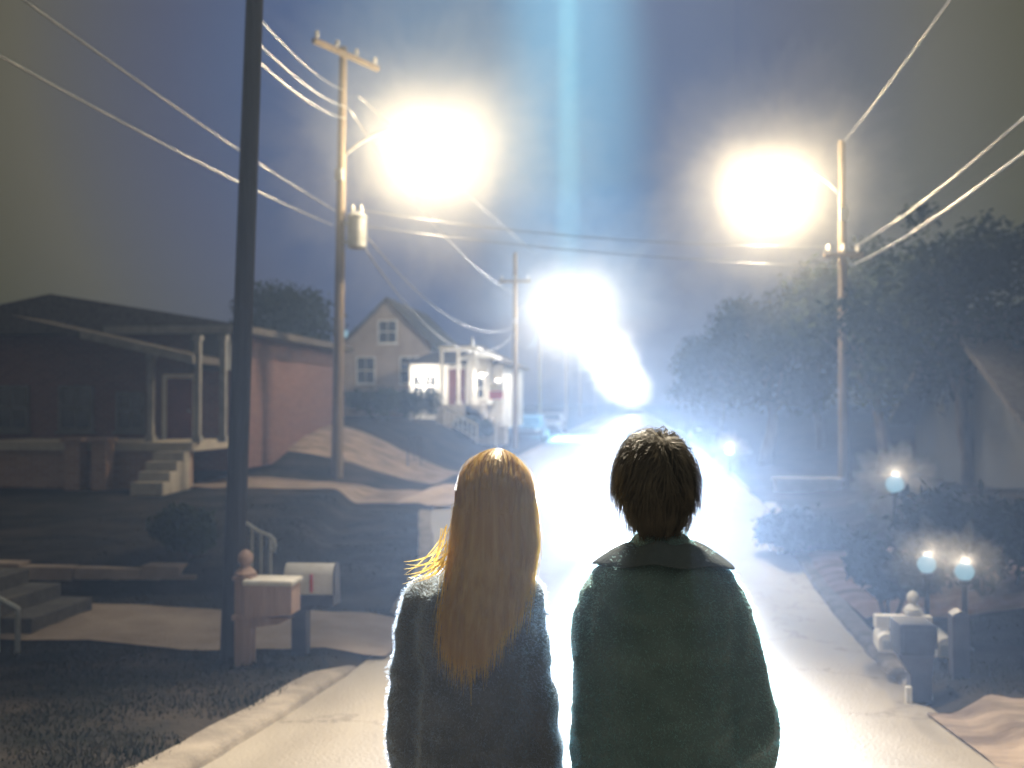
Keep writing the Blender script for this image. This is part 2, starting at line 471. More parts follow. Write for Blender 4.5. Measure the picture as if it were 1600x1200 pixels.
# grass blades on the verges near the camera
def grass():
    V = []; F = []
    def blade(x, y, h):
        z = zg(x, y) - 0.005
        a = random.uniform(0, 6.28); w = random.uniform(0.003, 0.007)
        dx, dy = math.cos(a) * w, math.sin(a) * w
        lx, ly = random.gauss(0, 0.5) * h, random.gauss(0, 0.5) * h
        b = len(V)
        V.extend([(x - dx, y - dy, z), (x + dx, y + dy, z), (x + dx * .6 + lx * .45, y + dy * .6 + ly * .45, z + h * .6),
                  (x - dx * .6 + lx * .45, y - dy * .6 + ly * .45, z + h * .6), (x + lx, y + ly, z + h)])
        F.append((b, b + 1, b + 2, b + 3)); F.append((b + 3, b + 2, b + 4))
    n = 0
    while n < 42000:
        if random.random() < 0.62:
            y = random.choice((random.uniform(4.2, 8.1), random.uniform(9.65, 19)))
            x = xl(y) - 0.17 - abs(random.gauss(0, 2.2))
        else:
            y = random.choice((random.uniform(4.2, 5.6), random.uniform(7.15, 9.8), random.uniform(14.2, 19)))
            x = xr(y) + 0.17 + abs(random.gauss(0, 2.0))
        c = noise.noise((x * 1.1, y * 1.1, 2.2))
        if c < -0.12 - 0.3 * random.random(): continue
        blade(x, y, random.uniform(0.014, 0.036) * (1.2 + c)); n += 1
    mb = MB(); mb.v = V; mb.f = F; mb.mi = [0] * len(F)
    set_meta(mb.build('grass', M['grass_blade'], fixn=False), kind='stuff')
grass()

# ------------------------------------------------------------------ utility poles and street lamps
M['lens'] = emitter('lens', (1.0, 0.9, 0.72), 60)
def mist_mat(name, dens, col=(1, 1, 1), g_=0.0):
    m = bpy.data.materials.new(name); m.use_nodes = True
    n, l = m.node_tree.nodes, m.node_tree.links
    n.remove(n['Principled BSDF'])
    v = n.new('ShaderNodeVolumePrincipled')
    v.inputs['Color'].default_value = (*col, 1); v.inputs['Density'].default_value = dens; v.inputs['Anisotropy'].default_value = g_
    l.new(v.outputs['Volume'], n['Material Output'].inputs['Volume'])
    return m

def add_light(parent, loc, power, col, radius=0.1, cutoff=False):
    ld = bpy.data.lights.new('lamp_light', 'SPOT' if cutoff else 'POINT'); ld.energy = power; ld.color = col; ld.shadow_soft_size = radius
    lo = bpy.data.objects.new('lamp_light', ld); COL.objects.link(lo)
    lo.location = Vector(loc) - wloc(parent); lo.parent = parent
    if cutoff:
        ld.spot_size = R(77); ld.spot_blend = 1.0
        lo.rotation_euler = (cutoff - Vector(loc)).to_track_quat('-Z', 'Y').to_euler()
    return lo

GLOW = []
def utility_pole(x, y, top, label, lean=0.0, r=0.14, arm=None, lamp=None, crossarm=None, transformer=None, power=LAMP_W, col=LAMP_COL, detail=True, wood='pole_wood', cutoff=False, group='wooden utility poles along the street'):
    z0 = zg(x, y) - 0.1
    t = thing('utility_pole', (x, y, z0), label, 'utility pole', group)
    n = 12 if detail else 8
    pts = [(x + lean * k / 6, y, z0 + (top - z0) * k / 6) for k in range(7)]
    mb = MB(); mb.tube(pts, [r * (1.12 - 0.42 * k / 6) for k in range(7)], n)
    mb.build('pole', M[wood], t, smooth=True, angle=60)
    def px_(z): return x + lean * (z - z0) / (top - z0)
    if crossarm:
        zc, w, ang, nins = crossarm
        c = MB(); ca, sa = math.cos(ang), math.sin(ang)
        c.box((px_(zc) + sa * r - w / 2, y - 0.055 - ca * r, zc - 0.06), (px_(zc) + sa * r + w / 2, y + 0.055 - ca * r, zc + 0.06), rz=ang, bev=0.01)
        o = c.build('crossarm', M['pole_wood'], t)
        for k in range(nins):
            fx = -w / 2 + 0.12 + (w - 0.24) * k / (nins - 1)
            q = MB(); q.lathe((px_(zc) + sa * r + fx * ca, y - ca * r + fx * sa, zc + 0.06), [(0.015, 0), (0.015, 0.06), (0.05, 0.07), (0.055, 0.11), (0.035, 0.14), (0.05, 0.16), (0.03, 0.20)], 10)
            q.build('insulator', M['porcelain'], o, smooth=True, angle=40)
    if transformer:
        zt, sx_ = transformer
        q = MB(); cx_ = px_(zt) + sx_ * 0.42
        q.lathe((cx_, y - 0.05, zt - 0.42), [(0.18, 0), (0.23, 0.04), (0.23, 0.72), (0.25, 0.74), (0.25, 0.79), (0.12, 0.86)], 18)
        o = q.build('transformer', M['galv'], t, smooth=True, angle=40)
        for k in (-1, 1):
            b_ = MB(); b_.lathe((cx_ + k * 0.1, y - 0.05, zt + 0.42), [(0.03, 0), (0.045, 0.05), (0.03, 0.1), (0.045, 0.13), (0.02, 0.22)], 8)
            b_.build('bushing', M['porcelain'], o, smooth=True, angle=40)
        for zz in (zt - 0.25, zt + 0.2):
            b_ = MB(); b_.box((min(px_(zt), cx_), y - 0.07, zz - 0.03), (max(px_(zt), cx_), y - 0.03, zz + 0.03)); b_.build('bracket', M['galv'], t)
    if detail:
        hw = MB()
        for zz in (lamp[2] - 0.9 if lamp else top - 2,):
            hw.box((px_(zz) - 0.09, y - r - 0.12, zz - 0.14), (px_(zz) + 0.09, y - r + 0.02, zz + 0.14), bev=0.01)
        hw.build('junction_box', M['galv'], t)
    if lamp:
        lx, ly, lz = lamp
        za = lz - 0.45
        p0 = Vector((px_(za), y, za)); p3 = Vector((lx, ly, lz + 0.06))
        pts = []
        for k in range(11):
            u = k / 10
            pts.append(p0.lerp(p3, u) + Vector((0, 0, 0.42 * math.sin(u * math.pi * 0.8) * (1 - 0.45 * u))))
        pts[-1] = p3
        a = MB(); a.tube(pts, [0.035 - 0.008 * k / 10 for k in range(11)], 8)
        ao = a.build('lamp_arm', M['galv'], t, smooth=True)
        d = (p3 - p0); d.z = 0; d.normalize()
        s = Vector((-d.y, d.x, 0))
        # cobra head: lofted shell along d
        rings = []
        for u, wd, hi_, lo_ in ((-0.1, 0.04, 0.04, 0.04), (0.05, 0.09, 0.07, 0.05), (0.25, 0.15, 0.10, 0.05), (0.5, 0.16, 0.08, 0.05), (0.62, 0.08, 0.03, 0.03)):
            c_ = p3 + d * u
            ring = []
            for k in range(12):
                an = 2 * math.pi * k / 12
                zz = math.sin(an) * (hi_ if math.sin(an) > 0 else lo_)
                ring.append(c_ + s * math.cos(an) * wd + Vector((0, 0, zz + 0.03)))
            rings.append(ring)
        h = MB(); h.ring_loft(rings)
        ho = h.build('lamp_head', M['galv'], t, smooth=True, angle=50)
        le = MB(); le.ball(p3 + d * 0.33 + Vector((0, 0, -0.03)), (0.12, 0.12, 0.09), 14, 8)
        le.build('lens', M['lens'], ho, smooth=True)
        GLOW.append(p3 + d * 0.33 + Vector((0, 0, -0.34)))
        add_light(t, GLOW[-1], power, col, 0.2, cutoff)
    return t

MIST = []
def glow_mist(c, r, dens, seed):
    for k, (f, dn) in enumerate(((0.45, 0.30), (0.85, 0.24), (1.25, 0.20), (1.75, 0.13))):
        added_mist(c, r * f, dens * dn, seed + 50 * k, 5, (0.3, 0.7, 1.1, 1.0)[k])
def added_mist(c, r, dens, seed, sub=5, amp=1.0):  # volume added round a lamp, since plain haze gives no halo
    """a puff of glowing mist hanging round a lamp: real scattering air lit by that lamp"""
    bm = bmesh.new(); bmesh.ops.create_icosphere(bm, subdivisions=sub, radius=1)
    for v in bm.verts:
        n_ = noise.noise(v.co * 2.2 + Vector((seed * 7.1, 0, 0))) * 0.22 + noise.noise(v.co * 5 + Vector((0, seed * 3.3, 0))) * 0.22 + noise.noise(v.co * 16 + Vector((0, seed, 0))) * 0.30
        v.co = v.co * r * (1 + n_ * amp)
    me = bpy.data.meshes.new('mist'); bm.to_mesh(me); bm.free()
    me.materials.append(mist_mat('mist', dens, (1, 1, 1)))
    o = bpy.data.objects.new('mist', me); COL.objects.link(o); o.location = c
    set_meta(o, kind='stuff')
    return o

D2 = 24.0
pA = P(360, 1040, 7.85)
q = P(393, 100, 8.2)
utility_pole(pA.x, 7.85, 9.2, 'dark leaning utility pole nearest the camera behind the wooden mailbox post', lean=0.30, r=0.080,
             lamp=(-0.9, 7.85, 7.6), power=LAMP_W * 3.1, cutoff=Vector((0.05, 4.5, 0.7)), col=(1.0, 0.86, 0.64), wood='pole_dark')
p2 = P(527, 600, D2); l2 = P(652, 214, D2)
utility_pole(p2.x, D2, P(532, 74, D2).z, 'pole with a grey transformer beside the largest street lamp glow', r=0.13, lean=0.12,
             lamp=(l2.x, D2, l2.z), crossarm=(P(532, 88, D2).z, 2.4, R(66), 4), transformer=(P(550, 362, D2).z, 1))
DR = 25.0
pr = P(1318, 700, DR); lr = P(1226, 280, DR)
utility_pole(pr.x, DR, P(1312, 220, DR).z, 'lone pole on the right verge with a curved lamp arm', r=0.115,
             lamp=(lr.x, DR, lr.z), crossarm=(P(1318, 400, DR).z, 0.9, 0, 3), power=LAMP_W)
D3 = 45.0
p3 = P(805, 600, D3); l3 = P(880, 470, D3)
utility_pole(p3.x, D3, P(805, 395, D3).z, 'pole carrying the sagging wires in front of the pale lit house', r=0.12,
             lamp=(l3.x, D3, l3.z), crossarm=(P(805, 440, D3).z, 1.4, 0, 3), power=LAMP_W * 1.1, col=FAR_COL)
far = [(843, 66, 440, (940, 540)), (884, 95, 490, (958, 575)), (906, 130, 530, (968, 592)), (930, 175, 560, (985, 605))]
fl = ['fourth pole up the left side, left edge of the central glow', 'faint pole inside the central glow, right of the fourth',
      'thin far pole third from the end of the left row', 'farthest faint pole of the left row near the road end']
for i, (px, d, ty, lp) in enumerate(far):
    a = P(px, 600, d); b = P(lp[0], lp[1], d)
    utility_pole(a.x, d, P(px, ty, d).z, fl[i], r=0.13, lamp=(b.x, d, b.z), detail=False, power=LAMP_W * (0.85 + 0.38 * i), col=FAR_COL)
    added_mist(GLOW[-1], 2.0 + i * 0.6, 0.09, 20 + i)

glow_mist(GLOW[1], 2.2, MIST_DENSITY, 1)
glow_mist(GLOW[2], 1.75, MIST_DENSITY, 2)
glow_mist(GLOW[3], 3.0, MIST_DENSITY, 3)

# ------------------------------------------------------------------ overhead wires
def wire(a, b, sag, r, label, n=28):
    a, b = Vector(a), Vector(b)
    pts = [a.lerp(b, k / n) - Vector((0, 0, sag * 4 * (k / n) * (1 - k / n))) for k in range(n + 1)]
    mb = MB(); mb.tube(pts, r, 6)
    return solo('power_line', mb, M['wire'], label, 'power line', 'overhead power lines', origin=a, smooth=True)
NEAR = 7.0
wire(P(540, 185, D2), P(398, 90, 13), 0.15, 0.012, 'lowest of three wires rising left from the pole top')
wire(P(543, 168, D2), P(398, 62, 13), 0.15, 0.011, 'middle of three wires rising left from the pole top')
wire(P(535, 140, D2), P(398, 20, 13), 0.15, 0.010, 'uppermost of three wires rising left from the pole top')
wire(P(525, 330, D2), P(-140, -128, 8.0), 0.1, 0.013, 'upper long wire crossing the dark sky at upper left')
wire(P(520, 352, D2), P(-140, 10, 8.0), 0.1, 0.013, 'lower long wire crossing the dark sky at upper left')
wire(P(570, 388, D2), P(803, 522, D3), 1.55, 0.016, 'lowest thick wire sagging from transformer pole to third pole')
wire(P(575, 372, D2), P(803, 510, D3), 1.0, 0.014, 'thinner wire sagging just above the lowest one')
wire(P(545, 170, D2), P(805, 458, D3), 0.7, 0.016, 'wire dropping out of the largest lamp glow to third pole')
wire(P(560, 150, D2), P(838, 398, D3 * 1.02), 0.05, 0.014, 'taut upper wire slanting down right of the largest glow')
wire(P(545, 325, D2), P(1312, 385, DR), 0.25, 0.010, 'upper wire strung across the street between two lamp poles')
wire(P(560, 352, D2), P(1312, 417, DR), 0.15, 0.010, 'lower wire strung across the street between two lamp poles')
wire(P(1335, 385, DR), P(1640, 150, 9.5), 0.12, 0.014, 'upper bright wire running off to the right edge')
wire(P(1335, 412, DR), P(1640, 208, 9.5), 0.12, 0.019, 'lower thick bright wire running off to the right edge')
wire(P(1318, 222, DR), P(1512, -40, 11), 0.05, 0.008, 'thin steep wire rising from the right pole top')
for i in range(len(far)):
    a_ = (805, D3, 520) if i == 0 else (far[i - 1][0], far[i - 1][1], far[i - 1][2] + 70)
    b_ = (far[i][0], far[i][1], far[i][2] + 70)
    wire(P(a_[0], a_[2], a_[1]), P(b_[0], b_[2], b_[1]), 1.0, 0.018,
         ['short wire sagging from third to fourth pole', 'wire in the glow after the fourth pole', 'faint wire two spans past the fourth pole', 'last faint wire at the far end of the row'][i])

# ------------------------------------------------------------------ houses
def window(house, x, y, z, w, h, face='y', paint='white_paint'):
    """window set in a wall; face 'y' looks towards the camera, 'x' looks towards the street"""
    f = MB(); g_ = MB(); s = MB()
    t = 0.07
    if face == 'y':
        f.box((x - w / 2 - t, y - 0.05, z - t), (x - w / 2, y + 0.02, z + h + t)); f.box((x + w / 2, y - 0.05, z - t), (x + w / 2 + t, y + 0.02, z + h + t))
        f.box((x - w / 2, y - 0.05, z + h), (x + w / 2, y + 0.02, z + h + t)); f.box((x - w / 2, y - 0.05, z - t), (x + w / 2, y + 0.02, z))
        f.box((x - w / 2, y - 0.035, z + h / 2 - 0.025), (x + w / 2, y + 0.01, z + h / 2 + 0.025)); f.box((x - 0.015, y - 0.03, z), (x + 0.015, y + 0.01, z + h))
        g_.box((x - w / 2, y - 0.022, z), (x + w / 2, y - 0.004, z + h))
        s.box((x - w / 2 - 0.12, y - 0.11, z - t - 0.06), (x + w / 2 + 0.12, y + 0.02, z - t))
    else:
        f.box((x - 0.02, y - w / 2 - t, z - t), (x + 0.05, y - w / 2, z + h + t)); f.box((x - 0.02, y + w / 2, z - t), (x + 0.05, y + w / 2 + t, z + h + t))
        f.box((x - 0.02, y - w / 2, z + h), (x + 0.05, y + w / 2, z + h + t)); f.box((x - 0.02, y - w / 2, z - t), (x + 0.05, y + w / 2, z))
        f.box((x - 0.01, y - w / 2, z + h / 2 - 0.025), (x + 0.035, y + w / 2, z + h / 2 + 0.025))
        g_.box((x + 0.004, y - w / 2, z), (x + 0.022, y + w / 2, z + h))
        s.box((x - 0.02, y - w / 2 - 0.12, z - t - 0.06), (x + 0.11, y + w / 2 + 0.12, z - t))
    o = g_.build('window', M['glass'], house)
    f.build('frame', M[paint], o); s.build('sill', M[paint], o)
def door(house, x, y, z, w, h, m):
    d = MB(); d.box((x - w / 2, y - 0.05, z), (x + w / 2, y + 0.02, z + h))
    for a in (0.12, 0.56): d.box((x - w * .36, y - 0.065, z + h * a), (x + w * .36, y - 0.049, z + h * (a + .34)))
    o = d.build('door', m, house)
    f = MB(); t = 0.1
    f.box((x - w / 2 - t, y - 0.08, z), (x - w / 2, y + 0.02, z + h + t)); f.box((x + w / 2, y - 0.08, z), (x + w / 2 + t, y + 0.02, z + h + t)); f.box((x - w / 2, y - 0.08, z + h), (x + w / 2, y + 0.02, z + h + t))
    f.build('frame', M['white_paint'], o)
    k = MB(); k.ball((x + w * .38, y - 0.10, z + h * .46), 0.035, 10, 6); k.build('handle', M['galv'], o, smooth=True)
def gable_y(x0, x1, ya, yb, ze, zp, over=0.35, th=0.14):
    """roof with ridge along y; returns roof MB and gable-wall polygon"""
    xm = (x0 + x1) / 2
    sl = (zp - ze) / (xm - x0)
    r_ = MB()
    poly = [(x0 - over, ze - over * sl), (xm, zp), (x1 + over, ze - over * sl), (x1 + over, ze - over * sl + th), (xm, zp + th * 1.25), (x0 - over, ze - over * sl + th)]
    r_.prism(poly, 'y', ya - over, yb + over)
    return r_, [(x0, ze), (x1, ze), (xm, zp)]

# brick bungalow at far left
def bungalow():
    yf = 22.0
    t = thing('brick_bungalow', (-11.3, yf, 0.9), 'dim red brick bungalow with white porch posts behind the nearest pole', 'house')
    zb, zt = 0.6, P(300, 522, yf).z
    x1 = P(367, 600, yf).x
    b = MB(); b.box((-16.5, yf, zb), (x1, 30, zt)); b.build('wall', M['brick'], t)
    r_ = MB(); r_.prism([(-16.9, zt), (x1 + 0.4, zt), (x1 + 0.4, zt + 0.16), (-13, zt + 0.9), (-16.9, zt + 0.16)], 'y', yf - 0.45, 30.4)
    ro = r_.build('roof', M['roof'], t)
    f = MB(); f.box((P(180, 500, yf).x, yf - 0.52, zt - 0.02), (x1 + 0.42, yf - 0.452, zt + 0.15)); f.build('fascia', M['old_paint'], ro)
    # white panelled bay at the corner, its dimness put into dark grey siding
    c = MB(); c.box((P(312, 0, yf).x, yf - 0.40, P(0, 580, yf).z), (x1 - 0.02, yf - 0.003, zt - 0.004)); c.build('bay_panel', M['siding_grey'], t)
    # porch: floor, raking roof board, posts, steps
    fz = P(0, 690, 19.8).z
    p = MB(); p.box((-13.6, 19.8, fz - 0.18), (x1, yf - 0.003, fz)); p.build('porch_floor', M['concrete'], t)
    a, b_ = P(140, 530, 20.2), P(305, 568, 20.2)
    sl = (b_.z - a.z) / (b_.x - a.x)
    xa = a.x - 1.6
    k = MB(); k.prism([(xa, a.z - 1.6 * sl), (b_.x + 0.1, b_.z), (b_.x + 0.1, b_.z + 0.14), (xa, a.z - 1.6 * sl + 0.14)], 'y', 19.9, yf - 0.41)
    ko = k.build('porch_roof', M['roof'], t)
    k = MB(); k.prism([(a.x, a.z), (b_.x + 0.12, b_.z - 0.02), (b_.x + 0.12, b_.z + 0.15), (a.x, a.z + 0.17)], 'y', 19.82, 19.895); k.build('rake_board', M['old_paint'], ko)
    for px in (236, 309, 349):
        x = P(px, 600, 20.1).x
        q_ = MB(); top = a.z + sl * (x - a.x) - 0.01 if px < 305 else zt - 0.16
        q_.box((x - 0.06, 20.04, fz), (x + 0.06, 20.16, top), bev=0.008); q_.box((x - 0.09, 20.01, fz), (x + 0.09, 20.19, fz + 0.12)); q_.box((x - 0.085, 20.015, top - 0.11), (x + 0.085, 20.185, top - 0.003))
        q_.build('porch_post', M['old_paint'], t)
    for px in (118, 160):
        x = P(px, 750, 19.5).x
        q_ = MB(); q_.box((x - 0.16, 19.35, zg(x, 19.5) - 0.15), (x + 0.16, 19.67, fz + 0.02), bev=0.01); q_.box((x - 0.21, 19.30, fz + 0.02), (x + 0.21, 19.72, fz + 0.10))
        q_.build('porch_pier', M['brick_pale'], t)
    sk = MB(); sk.box((-13.5, 19.9, -0.1), (x1 - 0.1, 20.05, fz - 0.182)); sk.build('porch_skirt', M['brick_pale'], t)
    door(t, P(283, 600, yf).x, yf, fz, 0.62, P(0, 592, yf).z - fz, M['door_red'])
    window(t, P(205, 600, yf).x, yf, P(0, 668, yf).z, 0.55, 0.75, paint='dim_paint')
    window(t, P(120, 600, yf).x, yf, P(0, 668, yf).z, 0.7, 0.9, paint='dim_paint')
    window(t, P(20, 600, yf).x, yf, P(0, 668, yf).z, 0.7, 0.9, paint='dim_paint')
    for i in range(4):
        s = MB(); zz = fz - 0.18 * (i + 1)
        s.box((P(330, 0, yf).x - 0.1, 19.8 - 0.3 * (i + 1), -0.15), (x1 - 0.05, 19.797 - 0.3 * i, zz), bev=0.01); s.build('step', M['concrete'], t)
bungalow()

def gable_house():
    d = 52.0
    x0, x1 = P(538, 520, d).x, P(674, 540, d).x
    zp, ze = P(590, 470, d).z, P(600, 538, d).z
    t = thing('gabled_house', ((x0 + x1) / 2, d, 1.2), 'dim tan house with a steep gable, right of transformer pole', 'house')
    r_, tri = gable_y(x0, x1, d, d + 10, ze, zp)
    w = MB(); w.prism([(x0, 0.8), (x1, 0.8), (x1, ze), ((x0 + x1) / 2, zp), (x0, ze)], 'y', d, d + 10); w.build('wall', M['siding_tan'], t)
    r_.build('roof', M['roof'], t)
    c = MB(); c.box((x0 + 0.8, d + 5, zp - 1), (x0 + 1.4, d + 5.6, zp + 0.6)); c.build('chimney', M['brick'], t)
    window(t, (x0 + x1) / 2, d, ze + 0.1, 0.9, 1.1)
    for k in (0.25, 0.75): window(t, x0 + (x1 - x0) * k, d, ze - 2.0, 0.9, 1.3)
    pr_ = MB(); pr_.prism([(x0 - 0.3, ze - 2.75), (x1 + 0.3, ze - 2.75), (x1, ze - 2.45), (x0, ze - 2.45)], 'y', d - 2, d - 0.003); pr_.build('porch_roof', M['roof'], t)
    for k in (0.02, 0.5, 0.98):
        q_ = MB(); xx = x0 + (x1 - x0) * k; q_.box((xx - 0.07, d - 1.9, 1.0), (xx + 0.07, d - 1.76, ze - 2.753)); q_.build('porch_post', M['white_paint'], t)
    c = P(537, 521, d - 0.2)
    q_ = MB(); q_.ball(c, 0.24, 16, 10); q_.build('porch_lamp', M['globe'], t, smooth=True)
    return t
gable_house()

def white_house():
    d = 44.0
    x0, x1 = P(640, 600, d).x, P(786, 600, d).x
    zb = zg(x0, d) - 0.4; fz = P(0, 632, d).z
    zt = P(0, 572, d).z
    t = thing('white_house', ((x0 + x1) / 2, d, zb), 'brightly lit white house with a small pointed turret and open porch', 'house')
    w = MB(); w.box((x0, d, zb), (x1, d + 8, zt)); w.build('wall', M['siding_white'], t)
    r_ = MB()
    xm = (x0 + x1) / 2
    r_.add([(x0 - .4, d - .4, zt), (x1 + .4, d - .4, zt), (x1 + .4, d + 8.4, zt), (x0 - .4, d + 8.4, zt), (xm - .6, d + 3, zt + 1.0), (xm + .6, d + 3, zt + 1.0), (xm + .6, d + 6, zt + 1.0), (xm - .6, d + 6, zt + 1.0)],
           [(0, 3, 2, 1), (0, 1, 5, 4), (1, 2, 6, 5), (2, 3, 7, 6), (3, 0, 4, 7), (4, 5, 6, 7)])
    r_.build('roof', M['roof'], t)
    # turret with a pointed cap
    tx = P(752, 0, d).x
    q_ = MB(); q_.lathe((tx, d - 0.3, fz), [(0.55, 0), (0.55, zt - fz + 0.15)], 8); to = q_.build('turret', M['siding_white'], t)
    q_ = MB(); q_.lathe((P(740, 0, d).x, d - 0.3, zt + 0.15), [(0.36, 0), (0.30, 0.06), (0.10, 0.6), (0.02, 1.0)], 8); q_.build('spire', M['galv'], to)
    q_ = MB(); q_.lathe((tx, d - 0.3, zt + 0.152), [(0.95, 0), (0.95, 0.10), (0.3, 0.35)], 8); q_.build('turret_roof', M['white_paint'], to)
    # flat porch roof on posts
    pa, pb = P(690, 546, d - 2).x, P(742, 546, d - 2).x
    zr = P(0, 546, d - 2).z
    q_ = MB(); q_.box((pa - 0.1, d - 2.1, zr - 0.12), (pb + 0.1, d - 0.4, zr), bev=0.01); q_.build('porch_roof', M['white_paint'], t)
    for xx in (pa, (pa + pb) / 2, pb):
        q_ = MB(); q_.box((xx - 0.06, d - 2.0, fz), (xx + 0.06, d - 1.88, zr - 0.122)); q_.box((xx - 0.1, d - 2.03, fz), (xx + 0.1, d - 1.85, fz + 0.15)); q_.build('porch_post', M['white_paint'], t)
    q_ = MB(); q_.box((pa - 0.2, d - 2.1, zb), (pb + 0.3, d - 0.003, fz)); q_.build('porch_floor', M['concrete'], t)
    door(t, P(715, 0, d).x, d, fz, 0.75, 1.55, M['door_red'])
    for px in (655, 674): window(t, P(px, 0, d).x, d, fz + 0.35, 0.4, 0.9)
    window(t, tx, d - 0.86, fz + 0.3, 0.45, 0.8)
    window(t, P(778, 0, d).x, d, fz + 0.3, 0.35, 0.8)
    c = P(660, 592, d - 0.35)
    q_ = MB(); q_.ball(c, 0.12, 14, 8); q_.build('porch_lamp', M['porch_glow'], t, smooth=True)
    add_light(t, c + Vector((0, -0.35, 0)), 130, (1.0, 0.9, 0.75), 0.05)
    c2 = P(752, 590, d - 2.6); add_light(t, c2, 110, (1.0, 0.88, 0.7), 0.05)  # second porch lamp, added to brighten the house front
    q_ = MB(); q_.ball(c2 + Vector((0, .12, .1)), 0.09, 12, 8); q_.tube([c2 + Vector((0, .12, .1)), c2 + Vector((0, 1.5, .2))], .015, 6); q_.build('porch_lamp', M['porch_glow'], t, smooth=True)
    for i in range(6):
        s = MB(); s.box((pb - 0.4 + 0.28 * i, d - 2.1, zb - 0.6), (pb - 0.123 + 0.28 * i, d - 1.0, fz - 0.17 * i - 0.03)); s.build('step', M['concrete'], t)
white_house()

def right_house():
    d = 19.0
    x0 = P(1592, 600, d).x
    t = thing('grey_house', (x0 + 3, d, 0.4), 'barely visible grey house among dark trees at right edge', 'house')
    zt = P(0, 660, d).z
    zb = zg(x0 + 1, d) - 0.3
    w = MB(); w.prism([(d, zb), (d + 9, zb), (d + 9, zt), (d + 4.5, zt + 2.2), (d, zt)], 'x', x0 + 0.6, x0 + 10); w.build('wall', M['siding_grey'], t)
    r_ = MB(); r_.prism([(d - 0.4, zt - 0.2), (d + 4.5, zt + 2.2), (d + 9.4, zt - 0.2), (d + 9.4, zt - 0.06), (d + 4.5, zt + 2.36), (d - 0.4, zt - 0.06)], 'x', x0, x0 + 10.5); ro = r_.build('roof', M['roof'], t)
    g_ = MB(); g_.tube([(x0 + 0.05, d - 0.46, zt - 0.16), (x0 + 10.4, d - 0.46, zt - 0.16)], 0.06, 8); g_.build('gutter', M['white_paint'], ro)
    door(t, x0 + 3.2, d, zb + 0.3, 0.9, 1.7, M['door_red'])
    for k in (1.6, 5.0, 7.2): window(t, x0 + k, d, zb + 0.9, 0.9, 1.0)
right_house()

# ------------------------------------------------------------------ trees and shrubs
def leaf_cloud(blobs, n, size):
    V = np.zeros((n * 4, 3)); 
    w = np.array([b[3] ** 2 for b in blobs]); w = w / w.sum()
    pick = rng.choice(len(blobs), n, p=w)
    B = np.array(blobs)[pick]
    d = rng.normal(size=(n, 3)); d /= np.linalg.norm(d, axis=1)[:, None]
    rr = B[:, 3] * (rng.random(n) ** 0.45) * (1 + 0.25 * rng.normal(size=n) * 0.6)
    c = B[:, :3] + d * rr[:, None] * np.array([1, 1, 0.8])
    u = rng.normal(size=(n, 3)); u /= np.linalg.norm(u, axis=1)[:, None]
    v = np.cross(u, rng.normal(size=(n, 3))); v /= np.linalg.norm(v, axis=1)[:, None]
    s = size * (0.6 + 0.8 * rng.random(n))[:, None]
    V[0::4] = c - u * s; V[1::4] = c + v * s * 0.45; V[2::4] = c + u * s; V[3::4] = c - v * s * 0.45
    mb = MB(); mb.v = [tuple(p) for p in V]; mb.f = [(4 * i, 4 * i + 1, 4 * i + 2, 4 * i + 3) for i in range(n)]; mb.mi = [0] * n
    return mb
def tree(x, y, h, cr, label, n=9000, leaf=0.10, m='leaf_dark', group='dark trees along the street', trunk_r=0.16):
    z0 = zg(x, y) - 0.1
    t = thing('tree', (x, y, z0), label, 'tree', group)
    tb = MB()
    top = h * 0.55
    tp = [(x + 0.12 * math.sin(k * 1.3 + x), y + 0.1 * math.cos(k * 1.1), z0 + top * k / 5) for k in range(6)]
    tb.tube(tp, [trunk_r * (1.25 - 0.14 * k) for k in range(6)], 10)
    blobs = []
    for k in range(11):
        an = k * 2.4 + x; rad = cr * random.uniform(0.35, 0.8); zz = z0 + h * random.uniform(0.42, 0.93)
        rad *= 1 - 0.5 * max(0, (zz - z0) / h - 0.65) / 0.3
        e_ = Vector((x + math.cos(an) * rad, y + math.sin(an) * rad, zz))
        s = Vector(tp[random.choice((3, 4, 5))])
        mid = s.lerp(e_, 0.5) + Vector((0, 0, 0.25))
        tb.tube([s, mid, e_], [trunk_r * 0.45, trunk_r * 0.28, trunk_r * 0.1], 6)
        blobs.append((e_.x, e_.y, e_.z, cr * random.uniform(0.34, 0.55)))
        for q_ in range(2):
            blobs.append((e_.x + random.gauss(0, cr * .2), e_.y + random.gauss(0, cr * .2), e_.z + random.gauss(0, cr * .13), cr * random.uniform(0.15, 0.3)))
    blobs.append((x, y, z0 + h * 0.85, cr * 0.4))
    tb.build('trunk', M['bark'], t, smooth=True)
    leaf_cloud(blobs, n, leaf).build('crown', M[m], t, fixn=False)
    return t
def shrub(x, y, h, r, label, n=2200, leaf=0.05, m='leaf', group='shrubs on the left lawns'):
    z0 = zg(x, y) - 0.03
    t = thing('shrub', (x, y, z0), label, 'shrub', group)
    sb = MB(); blobs = []
    for k in range(7):
        an = k * 2.1 + x; e_ = Vector((x + math.cos(an) * r * .6, y + math.sin(an) * r * .6, z0 + h * random.uniform(.4, .8)))
        sb.tube([(x, y, z0), Vector((x, y, z0)).lerp(e_, .5) + Vector((0, 0, .05)), e_], [.02, .014, .006], 5)
        blobs.append((e_.x, e_.y, e_.z, r * random.uniform(.3, .5)))
    blobs.append((x, y, z0 + h * .55, r * .6))
    sb.build('stems', M['bark'], t)
    leaf_cloud(blobs, n, leaf).build('foliage', M[m], t, fixn=False)
tree(P(1205, 0, 33).x, 34, 5.2, 2.2, 'rounded dark tree left of the right pole, nearest the road', trunk_r=0.2)
tree(P(1130, 0, 52).x, 54, 6.2, 2.6, 'farther tree whose edge meets the blue road glow', 8000, 0.13)
